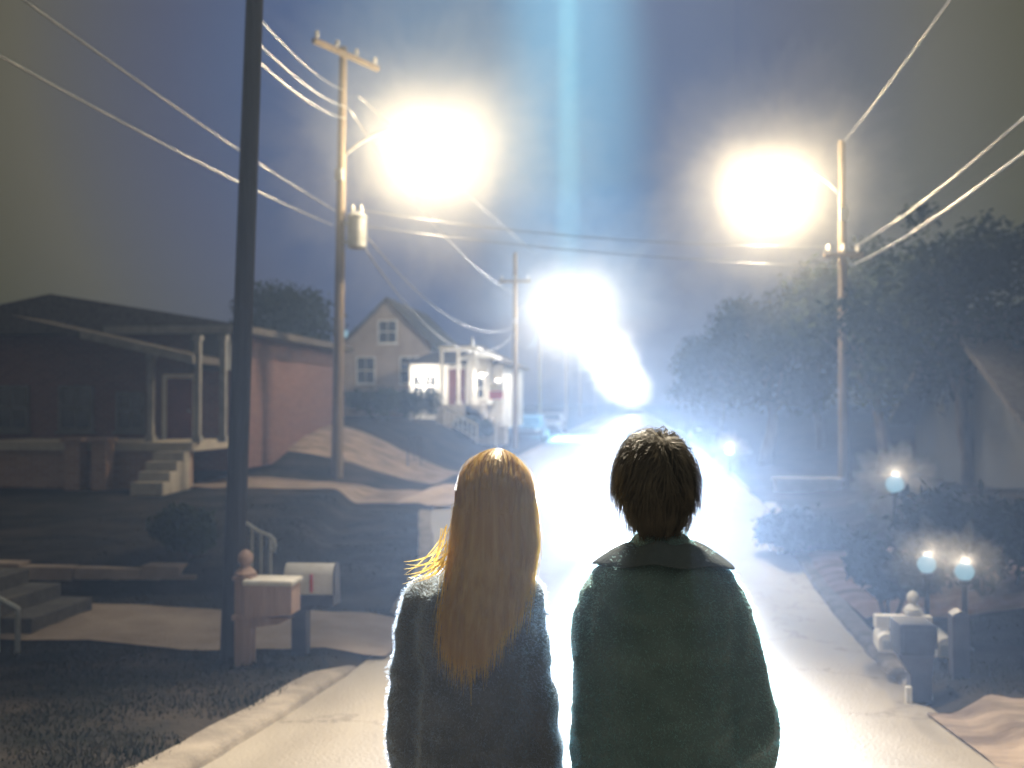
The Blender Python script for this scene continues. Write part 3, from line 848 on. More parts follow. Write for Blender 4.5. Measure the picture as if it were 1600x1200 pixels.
tree(P(1275, 0, 42).x, 42, 6.8, 3.2, 'taller tree directly behind the right pole', 10000, 0.13)
tree(P(1400, 0, 27).x, 29, 6.0, 2.9, 'broad tree just right of the right pole', 11000, 0.11)
tree(P(1540, 0, 22).x, 23.5, 5.6, 2.7, 'dark tree over the grey house at right edge', 10000, 0.10)
tree(P(1100, 0, 85).x, 85, 7.0, 3.0, 'small distant tree right of the road end', 5000, 0.2)
tree(P(450, 0, 38).x, 38, 5.4, 2.4, 'dark tree between the bungalow and the transformer pole', 9000, 0.11)
tree(P(560, 0, 60).x, 62, 5.5, 2.6, 'low tree left of the gabled house', 6000, 0.14)
shrub(P(275, 0, 11.6).x, 11.8, 0.62, 0.42, 'scrubby bush beside the low stone wall')
shrub(P(310, 0, 11.3).x, 11.2, 0.45, 0.32, 'smaller bush nearest the dark pole', 1500, 0.045)
shrub(P(735, 0, 40).x, 40.6, 1.2, 0.9, 'rounded bush in front of the lit white house', 3000, 0.07)
shrub(P(650, 0, 39).x, 39, 1.2, 1.0, 'wide bush left of the stair railing', 3000, 0.07)
shrub(P(590, 0, 36).x, 36, 1.3, 1.1, 'dark bush below the gabled house', 3000, 0.07)
shrub(P(470, 0, 30).x, 30, 1.2, 1.1, 'dark bush under the tree beside the bungalow', 3000, 0.07)
shrub(P(1385, 870, 9.5).x, 9.4, 0.95, 0.42, 'dark bush behind the right hand mailboxes', 2600, 0.05, 'leaf_dark', 'shrubs on the right verge')
shrub(P(1250, 0, 14).x, 14.5, 0.7, 0.7, 'low bush on the right bank beside the road', 2600, 0.055, 'leaf_dark', 'shrubs on the right verge')
shrub(P(1560, 0, 10).x, 10.5, 1.1, 0.9, 'wide dark bush at the right edge', 3200, 0.06, 'leaf_dark', 'shrubs on the right verge')

# ------------------------------------------------------------------ mailboxes
def arch_box(mb, c, w, h, L, d, n=10):
    """rounded-top mailbox shell: axis along unit vector d (horizontal)"""
    c = Vector(c); d = Vector(d).normalized(); s = Vector((-d.y, d.x, 0))
    prof = [(-w / 2, 0), (w / 2, 0), (w / 2, h - w / 2)]
    for k in range(1, n): prof.append((w / 2 * math.cos(math.pi * k / n), h - w / 2 + w / 2 * math.sin(math.pi * k / n)))
    prof.append((-w / 2, h - w / 2))
    rings = [[c + d * t + s * p[0] + Vector((0, 0, p[1])) for p in prof] for t in (-L / 2, L / 2)]
    mb.ring_loft(rings)
def finial(mb, x, y, z, k=1.0):
    mb.lathe((x, y, z), [(0.062 * k, 0), (0.066 * k, 0.015 * k), (0.045 * k, 0.04 * k), (0.026 * k, 0.055 * k), (0.026 * k, 0.065 * k), (0.040 * k, 0.075 * k), (0.047 * k, 0.10 * k), (0.042 * k, 0.125 * k), (0.022 * k, 0.148 * k), (0.006 * k, 0.156 * k)], 18)

def left_mailboxes():
    d = 7.5
    x = P(383, 1000, d).x; zb = zg(x, d) - 0.05; zt = P(383, 905, d).z
    t = thing('mailbox_post', (x, d, zb), 'pale wooden mailbox post with a round finial and side arm box', 'mailbox')
    q_ = MB(); q_.box((x - 0.062, d - 0.062, zb), (x + 0.062, d + 0.062, zt), bev=0.008); q_.box((x - 0.078, d - 0.078, P(0, 957, d).z), (x + 0.078, d + 0.078, P(0, 949, d).z), bev=0.008)
    o = q_.build('post', M['post_wood'], t)
    f = MB(); f.box((x - 0.075, d - 0.075, zt), (x + 0.075, d + 0.075, zt + 0.03), bev=0.008); finial(f, x, d, zt + 0.03, 1.25); f.build('finial', M['post_wood'], o, smooth=True, angle=40)
    xa, xb_ = P(393, 0, d).x, P(466, 0, d).x
    z0, z1 = P(0, 952, d).z, P(0, 903, d).z
    a = MB(); a.prism([(xa, z0), (xa + .02, z0), (xb_, z0 + 0.035), (xb_, z1), (xa, z1)], 'y', d - 0.10, d + 0.10); a.build('box_housing', M['post_wood'], t)
    r_ = MB(); r_.box((xa - 0.005, d - 0.13, z1 + 0.002), (xb_ + 0.015, d + 0.13, z1 + 0.045), bev=0.015); r_.build('lid', M['post_white'], t)
    br = MB(); br.prism([(xa, z0 - 0.002), (xb_ - 0.02, z0 - 0.002), (xa + 0.25, z0 - 0.05), (xa, z0 - 0.09)], 'y', d - 0.04, d + 0.04); br.build('brace', M['post_wood'], t)
    # dark metal box on its own post
    d2 = 7.95
    x2 = P(470, 1000, d2).x; zb2 = zg(x2, d2) - 0.05
    t2 = thing('dark_mailbox', (x2, d2, zb2), 'dark metal mailbox with pale rounded top on a dark post at the kerb', 'mailbox')
    z0, z1 = P(0, 915, d2).z, P(0, 876, d2).z
    q_ = MB(); q_.box((x2 - 0.06, d2 - 0.06, zb2), (x2 + 0.06, d2 + 0.06, z0 - 0.13), bev=0.006); q_.build('post', M['box_metal'], t2)
    q_ = MB(); q_.prism([(x2 - 0.05, z0 - 0.13), (x2 + 0.10, z0 - 0.13), (x2 + 0.26, z0 - 0.003), (x2 - 0.07, z0 - 0.003)], 'y', d2 - 0.07, d2 + 0.07); q_.build('bracket', M['box_metal'], t2)
    xc = P(490, 0, d2).x; L = (P(526, 0, d2).x - P(452, 0, d2).x)
    q_ = MB(); arch_box(q_, (xc, d2, z0), 0.17, z1 - z0 + 0.03, L, (1, 0.05, 0)); bo = q_.build('box', M['post_white'], t2, smooth=True, angle=40)  # lamplight on top of the dark box, painted as pale colour
    q_ = MB(); q_.box((xc - L / 2 - 0.012, d2 - 0.1, z0 - 0.09), (xc + L / 2 + 0.012, d2 + 0.1, z0 - 0.004), bev=0.006); q_.build('tray', M['box_metal'], t2)
    q_ = MB(); arch_box(q_, (xc + L / 2 + 0.008, d2, z0 - 0.0), 0.175, z1 - z0 + 0.036, 0.014, (1, 0.05, 0)); dr = q_.build('door', M['box_metal'], bo)
    q_ = MB(); q_.box((xc + 0.02, d2 - 0.105, z0 + 0.02), (xc + 0.04, d2 - 0.09, z0 + 0.16)); q_.build('flag', M['sign_red'], bo)
left_mailboxes()

def right_mailboxes():
    d = 8.0
    x = P(1426, 900, d).x; zb = zg(x, d) - 0.05
    t = thing('mailbox_post', (x, d, zb), 'white finial mailbox post with a leftward arm on the right verge', 'mailbox')
    zt = P(0, 925, d).z
    q_ = MB(); q_.box((x - 0.05, d - 0.05, zb), (x + 0.05, d + 0.05, zt), bev=0.008); o = q_.build('post', M['post_white'], t)
    f = MB(); f.box((x - 0.06, d - 0.06, zt), (x + 0.06, d + 0.06, zt + 0.02), bev=0.006); finial(f, x, d, zt + 0.02, 0.95); f.build('finial', M['post_white'], o, smooth=True, angle=40)
    xa = P(1360, 0, d).x; z0, z1 = P(0, 946, d).z, P(0, 928, d).z
    q_ = MB(); q_.box((xa, d - 0.045, z0), (x - 0.052, d + 0.045, z1), bev=0.006); q_.box((x + 0.052, d - 0.045, z0), (x + 0.13, d + 0.045, z1), bev=0.006); q_.build('arm', M['post_white'], t)
    bx_ = P(1375, 0, d).x; zc = P(0, 974, d).z
    q_ = MB(); arch_box(q_, (bx_, d, zc), 0.12, z0 - zc - 0.015, 0.3, (0.1, 1, 0)); bo = q_.build('box', M['post_white'], t, smooth=True, angle=40)
    q_ = MB(); q_.box((bx_ - 0.05, d - 0.17, zc + 0.02), (bx_ + 0.05, d - 0.155, zc + 0.09), bev=0.004); q_.build('door', M['galv'], bo)
    d = 7.3
    x = P(1420, 0, d).x; zb = zg(x, d) - 0.05
    t = thing('dark_mailbox', (x, d, zb), 'tall dark mailbox with flared base in front of the white finial post', 'mailbox')
    z0, z1 = P(0, 987, d - .13).z, P(0, 940, d - .13).z
    q_ = MB(); xp = P(1428, 0, d).x; q_.box((xp - 0.07, d - 0.06, zb), (xp + 0.07, d + 0.06, z0 - 0.14), bev=0.006); q_.build('post', M['box_metal'], t)
    q_ = MB(); q_.prism([(xp - 0.07, z0 - 0.14), (xp + 0.07, z0 - 0.14), (x + 0.115, z0), (x - 0.125, z0)], 'y', d - 0.07, d + 0.07); q_.build('bracket', M['box_metal'], t)
    q_ = MB(); q_.box((x - 0.125, d - 0.13, z0 + 0.002), (x + 0.115, d + 0.16, z1), bev=0.03); bo = q_.build('box', M['dark_metal'], t, smooth=True, angle=40)
    q_ = MB(); q_.box((x - 0.1, d - 0.142, z0 + 0.03), (x + 0.09, d - 0.131, z1 - 0.04), bev=0.005); q_.build('door', M['dark_metal'], bo)
    q_ = MB(); q_.box((x + 0.118, d - 0.1, z0 + 0.05), (x + 0.13, d - 0.08, z0 + 0.2)); q_.build('flag', M['dark_metal'], bo)
    # pale box
    d = 8.4
    x = P(1462, 0, d).x; zb = zg(x, d) - 0.05
    t = thing('pale_mailbox', (x, d, zb), 'small pale square mailbox on a tan post between two dark posts', 'mailbox')
    z0, z1 = P(0, 978, d).z, P(0, 951, d).z
    q_ = MB(); q_.box((x - 0.06, d - 0.06, zb), (x + 0.06, d + 0.06, z0), bev=0.006); q_.build('post', M['post_wood'], t)
    q_ = MB(); arch_box(q_, (x, d, z0 + 0.002), 0.15, z1 - z0, 0.4, (0.05, 1, 0)); bo = q_.build('box', M['post_white'], t, smooth=True, angle=40)
    q_ = MB(); q_.box((x - 0.06, d - 0.21, z0 + 0.015), (x + 0.06, d - 0.2, z0 + 0.1), bev=0.004); q_.build('door', M['galv'], bo)
    # thick dark post
    d = 7.7
    x = P(1490, 0, d).x; zb = zg(x, d) - 0.05
    q_ = MB(); q_.box((x - 0.06, d - 0.06, zb), (x + 0.06, d + 0.06, P(0, 925, d).z), bev=0.008); q_.prism([(x - 0.06, P(0, 925, d).z + .002), (x + 0.06, P(0, 925, d).z + .002), (x, P(0, 918, d).z)], 'y', d - 0.06, d + 0.06)
    solo('fence_post', q_, M['box_metal'], 'thick dark post right of the mailboxes', 'post', origin=(x, d, zb))
    d = 7.15
    x = P(1421, 0, d).x
    q_ = MB(); zz = P(0, 1063, d).z
    x = P(1417, 0, d).x
left = left_mailboxes
right_mailboxes()

# white reflector stake
d = 7.2; x = P(1412, 0, d).x; zb = zg(x, d) - 0.05
q = MB(); q.box((x - 0.02, d - 0.012, zb), (x + 0.02, d + 0.012, P(0, 1028, d).z), bev=0.004)
solo('marker_stake', q, M['sign_white'], 'short white marker stake at the foot of the dark mailbox', 'stake', origin=(x, d, zb))

# ------------------------------------------------------------------ garden lamps with bluish globes
def garden_lamp(px, py, d, r, label, m='globe'):
    c = P(px, py, d); zb = zg(c.x, d) - 0.04
    t = thing('garden_lamp', (c.x, d, zb), label, 'garden lamp', 'bluish garden lamps on the right')
    q_ = MB(); q_.tube([(c.x, d, zb), (c.x, d, c.z - r - 0.03)], 0.022, 10); q_.lathe((c.x, d, zb), [(0.07, 0), (0.07, 0.05), (0.03, 0.08)], 12); q_.build('post', M['dark_metal'], t, smooth=True, angle=40)
    q_ = MB(); q_.lathe((c.x, d, c.z - r - 0.04), [(0.02, 0), (r * 0.7, 0.02), (r * 0.7, 0.04), (r * .5, 0.05)], 14); q_.build('collar', M['dark_metal'], t, smooth=True, angle=40)
    q_ = MB(); q_.ball(c, r, 20, 12); q_.build('globe', M[m], t, smooth=True)
    add_light(t, c + Vector((0, -r * .3, r * 1.12)), 4.5 * (r / .08) ** 2, (1.0, 0.82, 0.6), 0.003)
    added_mist(c, r * 4.2, 0.4, px, 4, 1.6)
garden_lamp(1398, 757, 12.0, 0.10, 'highest bluish globe lamp, standing behind the right verge bushes')
garden_lamp(1448, 882, 8.9, 0.075, 'bluish globe lamp just above the white finial post')
garden_lamp(1507, 893, 8.7, 0.075, 'rightmost bluish globe lamp beside the thick dark post')

garden_lamp(1140, 704, 30.0, 0.12, 'small white globe lamp by the kerb beyond the boy', 'globe_white')

# ------------------------------------------------------------------ railings, walls, steps, sign
def railing(name, pts_top, hgt, m, label, nb=6, r=0.018, baluster=0.01, curl=False, rail2=True, group=None):
    pts = [Vector(p) for p in pts_top]
    t = thing(name, (pts[0].x, pts[0].y, pts[0].z - hgt), label, 'railing', group)
    tr = MB(); pp = list(pts)
    if curl:
        e_ = pts[-1]; d = (pts[-1] - pts[-2]).normalized()
        pp += [e_ + d * 0.08 + Vector((0, 0, -0.02)), e_ + d * 0.11 + Vector((0, 0, -0.08)), e_ + d * 0.08 + Vector((0, 0, -0.14)), e_ + Vector((0, 0, -0.15))]
    tr.tube(pp, r, 8); tr.build('handrail', m, t, smooth=True)
    a, b = pts[0], pts[-1]
    if rail2:
        q_ = MB(); q_.tube([p - Vector((0, 0, hgt * .85)) for p in pts], r * .7, 6); q_.build('bottom_rail', m, t, smooth=True)
    for k in range(nb + 1):
        p = a.lerp(b, k / nb)
        ends = k in (0, nb)
        q_ = MB(); q_.tube([p - Vector((0, 0, hgt * (1.06 if ends else .85))), p], r if ends else baluster, 6)
        q_.build('post' if ends else 'baluster', m, t)
    return t
railing('stair_railing', [P(695, 637, 38), P(745, 664, 37)], 0.62, M['white_paint'], 'white stair railing sloping down below the lit house', nb=7, r=0.028, baluster=0.018)
railing('stair_railing', [P(380, 814, 10.9), P(404, 830, 10.7), P(423, 838, 10.5)], 0.75, M['white_paint'], 'white curled handrail rising behind the mailboxes', nb=3, r=0.016, baluster=0.012, curl=True)
railing('stair_railing', [P(-60, 905, 7.9), P(28, 952, 7.7)], 0.52, M['galv'], 'dim railing cut off by the left edge', nb=3, r=0.024, baluster=0.014)
railing('stair_railing', [P(637, 684, 26), P(658, 682, 26)], 0.7, M['dark_metal'], 'small dark iron rail on the lit bank', nb=2, r=0.018, baluster=0.012)

def stone_wall():
    d = 10.7
    xa, xb_ = -9.2, P(322, 960, d).x
    t = MB(); x = xa
    for row in range(2):
        x = xa + 0.2 * row
        while x < xb_ - 0.3 * row:
            L = random.uniform(0.35, 0.8)
            x2 = min(x + L, xb_ - 0.25 * row)
            if x2 - x > 0.1:
                z = zg(x, d - 0.6) + 0.155 * row - 0.05
                t.box((x + 0.006, d - 0.11 + random.uniform(-.015, .015), z), (x2 - 0.006, d + 0.13, z + 0.15 + (0.05 if row == 0 else 0)), bev=0.015)
            x = x2
    solo('stone_wall', t, M['drive'], 'low rough stone wall edging the left lawn beyond the driveway', 'wall', origin=(xa, d, 0))
stone_wall()
def steps():
    t = thing('concrete_steps', (-5.9, 8.9, 0.0), 'dark concrete steps climbing left beside the driveway', 'steps')
    for i in range(4):
        x0 = -5.15 - 0.32 * i
        q_ = MB(); q_.box((x0 - 0.315, 8.3, -0.1), (x0, 9.3, zg(-5, 8.8) + 0.13 * (i + 1)), bev=0.012); q_.build('step', M['dark_stone'], t)
M['dark_stone'] = mat('dark_stone', (0.06, 0.06, 0.065), 0.9, (0.12, 0.115, 0.11), 4, 7, 0.5, 40)
steps()
d = 24.0
q = MB(); a, b = P(1206, 0, d).x, P(1309, 0, d).x
zz = zg((a + b) / 2, d)
q.box((a, d - 0.1, zz - 0.1), (b, d + 0.1, zz + 0.24), bev=0.02); q.box((a - 0.04, d - 0.14, zz + 0.243), (b + 0.04, d + 0.14, zz + 0.31), bev=0.015)
solo('low_wall', q, M['concrete'], 'low pale concrete wall at the foot of the right pole', 'wall', origin=(a, d, zz))
def sign():
    d = 40.0; c = P(775, 612, d); zb = zg(c.x, d) - 0.1
    t = thing('yard_sign', (c.x, d, zb), 'small red and white yard sign right of the lit house', 'sign')
    q_ = MB(); q_.box((c.x - 0.03, d - 0.02, zb), (c.x + 0.03, d + 0.02, c.z - 0.3)); q_.build('post', M['white_paint'], t)
    q_ = MB(); q_.box((c.x - 0.27, d - 0.03, c.z - 0.3), (c.x + 0.27, d + 0.03, c.z + 0.02), bev=0.01); q_.build('lower_panel', M['sign_red'], t)
    q_ = MB(); q_.box((c.x - 0.27, d - 0.03, c.z + 0.025), (c.x + 0.27, d + 0.03, c.z + 0.3), bev=0.01); q_.build('upper_panel', M['sign_white'], t)
sign()

# ------------------------------------------------------------------ vehicles
M['car_silver'] = mat('car_silver', (0.10, 0.105, 0.12), 0.3, metal=0.5)
M['car_dark'] = mat('car_dark', (0.03, 0.035, 0.05), 0.25, metal=0.3)
M['car_white'] = mat('car_white', (0.22, 0.22, 0.23), 0.3)
M['headlight_off'] = mat('headlight_off', (0.6, 0.62, 0.65), 0.15)
M['headlight_on'] = emitter('headlight_on', (0.92, 0.97, 1.0), 120)
def car(x, y, label, paint, on=False, face=-1):
    z = crest(y) + 0.03
    t = thing('car', (x, y, z), label, 'car', None if on else 'cars parked along the kerbs')
    w = 0.86
    prof = [(-2.15, 0.32), (-2.2, 0.55), (-2.1, 0.76), (-1.15, 0.88), (-0.45, 1.36), (0.75, 1.40), (1.5, 0.98), (2.1, 0.93), (2.2, 0.6), (2.12, 0.32)]
    b = MB()
    rings = []
    for s, k in ((-1, 0.93), (-0.8, 1.0), (0.8, 1.0), (1, 0.93)):
        ring = []
        for (u, v) in prof:
            ww = w * (1.0 if v < 0.9 else 0.80)
            ring.append(Vector((x + s * ww, y + u * (1 if face < 0 else -1) * (k if abs(s) == 1 else 1), z + (v if abs(s) < 1 else 0.32 + (v - 0.32) * 0.985))))
        rings.append(ring)
    b.ring_loft(rings); bo = b.build('body', paint, t, smooth=True, angle=35)
    f_ = 1 if face < 0 else -1
    def qd(name, pts, m, par=t):
        mb = MB(); mb.add(pts, [tuple(range(len(pts)))]); return mb.build(name, m, par)
    def yv(u): return y + u * f_
    qd('windscreen', [(x - 0.62, yv(-1.10), z + 0.925), (x + 0.62, yv(-1.10), z + 0.925), (x + 0.56, yv(-0.52), z + 1.325), (x - 0.56, yv(-0.52), z + 1.325)], M['glass'])
    qd('rear_window', [(x - 0.6, yv(1.43), z + 1.035), (x + 0.6, yv(1.43), z + 1.035), (x + 0.54, yv(0.84), z + 1.365), (x - 0.54, yv(0.84), z + 1.365)], M['glass'])
    for s in (-1, 1):
        qd('side_window', [(x + s * 0.80, yv(-0.95), z + 0.93), (x + s * 0.80, yv(1.3), z + 0.96), (x + s * 0.705, yv(0.72), z + 1.33), (x + s * 0.705, yv(-0.42), z + 1.30)], M['glass'])
        for u in (-1.35, 1.35):
            wh = MB(); wh.tube([(x + s * 0.68, yv(u), z + 0.3), (x + s * 0.88, yv(u), z + 0.3)], 0.31, 18); wo_ = wh.build('wheel', M['rubber'], t, smooth=True, angle=40)
            rm = MB(); rm.tube([(x + s * 0.86, yv(u), z + 0.3), (x + s * 0.89, yv(u), z + 0.3)], 0.19, 14); rm.build('rim', M['galv'], wo_)
        h = MB(); h.ball((x + s * 0.60, yv(-2.15), z + 0.66), (0.16, 0.05, 0.08), 12, 8); h.build('headlight', M['headlight_on'] if on else M['headlight_off'], t, smooth=True)
        h = MB(); h.ball((x + s * 0.62, yv(2.14), z + 0.78), (0.14, 0.05, 0.07), 12, 8); h.build('tail_light', M['sign_red'], t, smooth=True)
    gr_ = MB(); gr_.box((x - 0.4, yv(-2.2) - 0.02, z + 0.42), (x + 0.4, yv(-2.2) + 0.02, z + 0.58), bev=0.01); gr_.build('grille', M['dark_metal'], t)
    if on:
        for s in (-1, 1):
            ld = bpy.data.lights.new('headlamp_beam', 'SPOT'); ld.energy = HEAD_W; ld.color = (0.90, 0.95, 1.0)
            ld.spot_size = R(13); ld.spot_blend = 1.0; ld.shadow_soft_size = 0.08
            lo = bpy.data.objects.new('headlamp_beam', ld); COL.objects.link(lo)
            pos = Vector((x + s * 0.60, yv(-2.32), z + 0.66))
            lo.location = pos - t.location; lo.parent = t
            tgt = Vector((-0.05, 3, 1.1))
            lo.rotation_euler = (tgt - pos).to_track_quat('-Z', 'Y').to_euler()
    return t
HEAD_W = 56000.0  # backlight from a car added out of sight behind the boy
car(P(1022, 0, 26).x, 25, 'approaching car with blazing white headlights hidden in the glare behind the boy', M['car_dark'], on=True)
car(P(828, 0, 56).x, 56, 'parked car by the left kerb just past the third pole', M['car_silver'])
car(P(862, 0, 70).x, 70, 'pale car parked farther along the left kerb inside the glow', M['car_white'])
car(xr(58) + 1.2, 58, 'dark car parked off the right kerb beneath the trees', M['car_dark'])

# ------------------------------------------------------------------ the teal shaft of light coming down out of the sky
def shaft(px, depth, half_deg, power, col, zsrc=90.0):
    c = P(px, 600, depth)
    ld = bpy.data.lights.new('sky_beam', 'SPOT'); ld.energy = power; ld.color = col
    ld.spot_size = R(half_deg * 2); ld.spot_blend = 1.0; ld.shadow_soft_size = 0.05
    lo = bpy.data.objects.new('sky_beam', ld); COL.objects.link(lo)
    lo.location = (c.x, depth, zsrc)
    lo.rotation_euler = (0, 0, 0)
shaft(888, 60, 0.75, 27000000, (0.42, 1.0, 0.95))
shaft(893, 60, 4.6, 9000000, (0.25, 0.72, 1.0))
c = P(892, 600, 60)
cb = MB(); cb.lathe((c.x, 60, 7.0), [(9.5, 0), (9.5, 57)], 96)
set_meta(cb.build('mist', mist_mat('mist', 0.004), smooth=True, angle=50), kind='stuff')  # column of scattering air added so the beam shows above the haze

# ------------------------------------------------------------------ haze
hb = MB(); hb.box((-90, -6, -2.5), (90, 260, 14.5))
hz = hb.build('haze', mist_mat('haze', HAZE_DENSITY, (0.50, 0.67, 0.98), 0.7))
set_meta(hz, kind='stuff')

# ------------------------------------------------------------------ people
M['skin'] = mat('skin', (0.42, 0.26, 0.19), 0.55, (0.50, 0.32, 0.24), 8, 3)
M['jacket_teal'] = mat('jacket_teal', (0.12, 0.20, 0.225), 0.8, (0.165, 0.265, 0.295), 14, 6, 0.35, 160, sheen=0.9)
M['coat_navy'] = mat('coat_navy', (0.13, 0.14, 0.15), 0.9, (0.18, 0.19, 0.20), 16, 6, 0.4, 140, sheen=0.9)
M['jacket_teal_nap'] = mat('jacket_teal_nap', (0.42, 0.74, 0.82), 0.7, transl=1.0)  # bright fibre colour, added for the glowing rim on the coats
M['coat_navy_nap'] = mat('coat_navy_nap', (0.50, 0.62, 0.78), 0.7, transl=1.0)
M['jeans'] = mat('jeans', (0.03, 0.045, 0.09), 0.85, (0.05, 0.07, 0.13), 12, 5, 0.3, 150)
M['shoe'] = mat('shoe', (0.05, 0.05, 0.05), 0.6, (0.09, 0.09, 0.09), 8, 4)
M['hair_blonde'] = mat('hair_blonde', (0.74, 0.48, 0.085), 0.36, (0.92, 0.70, 0.20), 3, 4, stretch=(30, 30, 1), transl=0.38)
M['hair_brown'] = mat('hair_brown', (0.10, 0.085, 0.060), 0.42, (0.17, 0.145, 0.105), 20, 4, transl=0.3)
M['eye_white'] = mat('eye_white', (0.75, 0.74, 0.72), 0.2)
YK = 2.35
SC = FPX / YK
def K(px, py, dy=0.0):
    p = P(px, py, YK); return Vector((p.x, YK + dy, p.z))

def remeshed(name, mb, m, parent, voxel, smooth_it=6, wrinkle=None, fac=0.5):
    o = mb.build(name, m, parent, smooth=True, fixn=True)
    md = o.modifiers.new('r', 'REMESH'); md.mode = 'VOXEL'; md.voxel_size = voxel; md.use_smooth_shade = True
    sm_ = o.modifiers.new('s', 'SMOOTH'); sm_.iterations = smooth_it; sm_.factor = fac
    dg = bpy.context.evaluated_depsgraph_get(); dg.update()
    me = bpy.data.meshes.new_from_object(o.evaluated_get(dg))
    o.modifiers.clear()
    bm = bmesh.new(); bm.from_mesh(me); bm.verts.ensure_lookup_table()
    seen = set(); best = []
    for v0 in bm.verts:
        if v0.index in seen: continue
        st = [v0]; seen.add(v0.index); comp = []
        while st:
            v_ = st.pop(); comp.append(v_)
            for e2 in v_.link_edges:
                w_ = e2.other_vert(v_)
                if w_.index not in seen: seen.add(w_.index); st.append(w_)
        if len(comp) > len(best): best = comp
    keep = {v_.index for v_ in best}
    bmesh.ops.delete(bm, geom=[v_ for v_ in bm.verts if v_.index not in keep], context='VERTS')
    bm.to_mesh(me); bm.free()
    old = o.data; o.data = me; me.name = name; bpy.data.meshes.remove(old)
    if not me.materials: me.materials.append(m)
    if wrinkle:
        me.update()
        for v in me.vertices:
            v.co = v.co + v.normal * wrinkle(v.co + wloc(parent))
    me.polygons.foreach_set('use_smooth', [True] * len(me.polygons)); me.update()
    return o

def ring(xa, xb_, yc, dep, z, n=36, p=2.5):
    cx, hw = (xa + xb_) / 2, abs(xb_ - xa) / 2
    out = []
    for k in range(n):
        a = 2 * math.pi * k / n; c, s = math.cos(a), math.sin(a)
        out.append(Vector((cx + hw * math.copysign(abs(c) ** (2 / p), c), yc + dep * math.copysign(abs(s) ** (2 / p), s), z)))
    return out

def hand(mb, wrist, fwd, side, k=0.9):
    """relaxed, slightly curled hand hanging from the wrist; side = +1 right hand"""
    w = Vector(wrist); d = Vector((0, 0.12, -1)).normalized(); wide = Vector((0, 1, 0.12)).normalized(); inn = Vector((-side, 0, 0))
    mb.tube([w + Vector((0, 0, .03)), w, w + d * 0.03 * k, w + d * 0.055 * k, w + d * 0.085 * k], [.026 * k, .024 * k, .028 * k, .030 * k, .024 * k], 10)
    palm = w + d * 0.05 * k
    mb.ball(palm, (.014 * k, .037 * k, .045 * k), 12, 8)
    for i, L in enumerate((.062, .070, .066, .052)):
        b = w + d * 0.085 * k + wide * (.027 - .018 * i) * k
        p1 = b + d * L * .42 * k + inn * .004
        p2 = p1 + (d + inn * 0.45).normalized() * L * .33 * k
        p3 = p2 + (d + inn * 0.95).normalized() * L * .28 * k
        mb.tube([b - d * .02, b, p1, p2, p3], [.0085 * k, .0088 * k, .0082 * k, .0076 * k, .0058 * k], 8)
    b = w + d * .025 * k + wide * .024 * k
    mb.tube([b - wide * .01, b + wide * .012 + d * .012, b + wide * .026 + d * .036 + inn * .006, b + wide * .027 + d * .060 + inn * .014], [.012 * k, .011 * k, .0095 * k, .007 * k], 8)

def head_shapes(mb, c, turn, s=1.0):
    m = Matrix.Rotation(turn, 3, 'Z'); c = Vector(c)
    def at(x, y, z): return c + m @ Vector((x * s, y * s, z * s))
    def el(x, y, z, rx, ry, rz, n=20):
        t = MB(); t.ball((0, 0, 0), (rx * s, ry * s, rz * s), n, 12)
        mb.add([c + m @ (Vector(v) + Vector((x * s, y * s, z * s))) for v in t.v], t.f)
    el(0, -0.008, 0.0, 0.074, 0.092, 0.108, 28)      # skull
    el(0, 0.030, -0.040, 0.060, 0.062, 0.070)         # face
    el(0, 0.052, -0.092, 0.036, 0.034, 0.028)         # chin
    el(0, 0.072, 0.018, 0.055, 0.020, 0.020)          # brow
    mb.tube([at(0, .085, .005), at(0, .100, -.030), at(0, .108, -.043)], [.007 * s, .010 * s, .012 * s], 8)
    for q_ in (-1, 1):
        el(q_ * .010, .100, -.044, .009, .009, .007)
        el(q_ * .082, -.012, -.012, .013, .021, .034)   # ear
        el(q_ * .092, -.020, -.002, .007, .013, .024)
        el(q_ * .036, .072, -.028, .022, .018, .016)    # cheek
    mb.tube([at(-.022, .083, -.068), at(0, .091, -.066), at(.022, .083, -.068)], [.004 * s, .0065 * s, .004 * s], 8)
    mb.tube([at(-.020, .080, -.076), at(0, .088, -.077), at(.020, .080, -.076)], [.004 * s, .007 * s, .004 * s], 8)
    return at

def ribbon_mesh(paths, norms, w0):
    V = []; F = []
    for pth, nn in zip(paths, norms):
        n_ = len(pth)
        b = len(V); w = w0 * random.uniform(.6, 1.3)
        for i in range(n_):
            t = (pth[min(i + 1, n_ - 1)] - pth[max(i - 1, 0)])
            s = t.cross(nn[i])
            s = s.normalized() if s.length > 1e-9 else Vector((1, 0, 0))
            u = i / (n_ - 1); k = w * (1.0 if u < .6 else 1 - .85 * (u - .6) / .4)
            V.append(pth[i] - s * k); V.append(pth[i] + s * k)
        for i in range(n_ - 1):
            F.append((b + 2 * i, b + 2 * i + 1, b + 2 * i + 3, b + 2 * i + 2))
    mb = MB(); mb.v = [tuple(v) for v in V]; mb.f = F; mb.mi = [0] * len(F)
    return mb

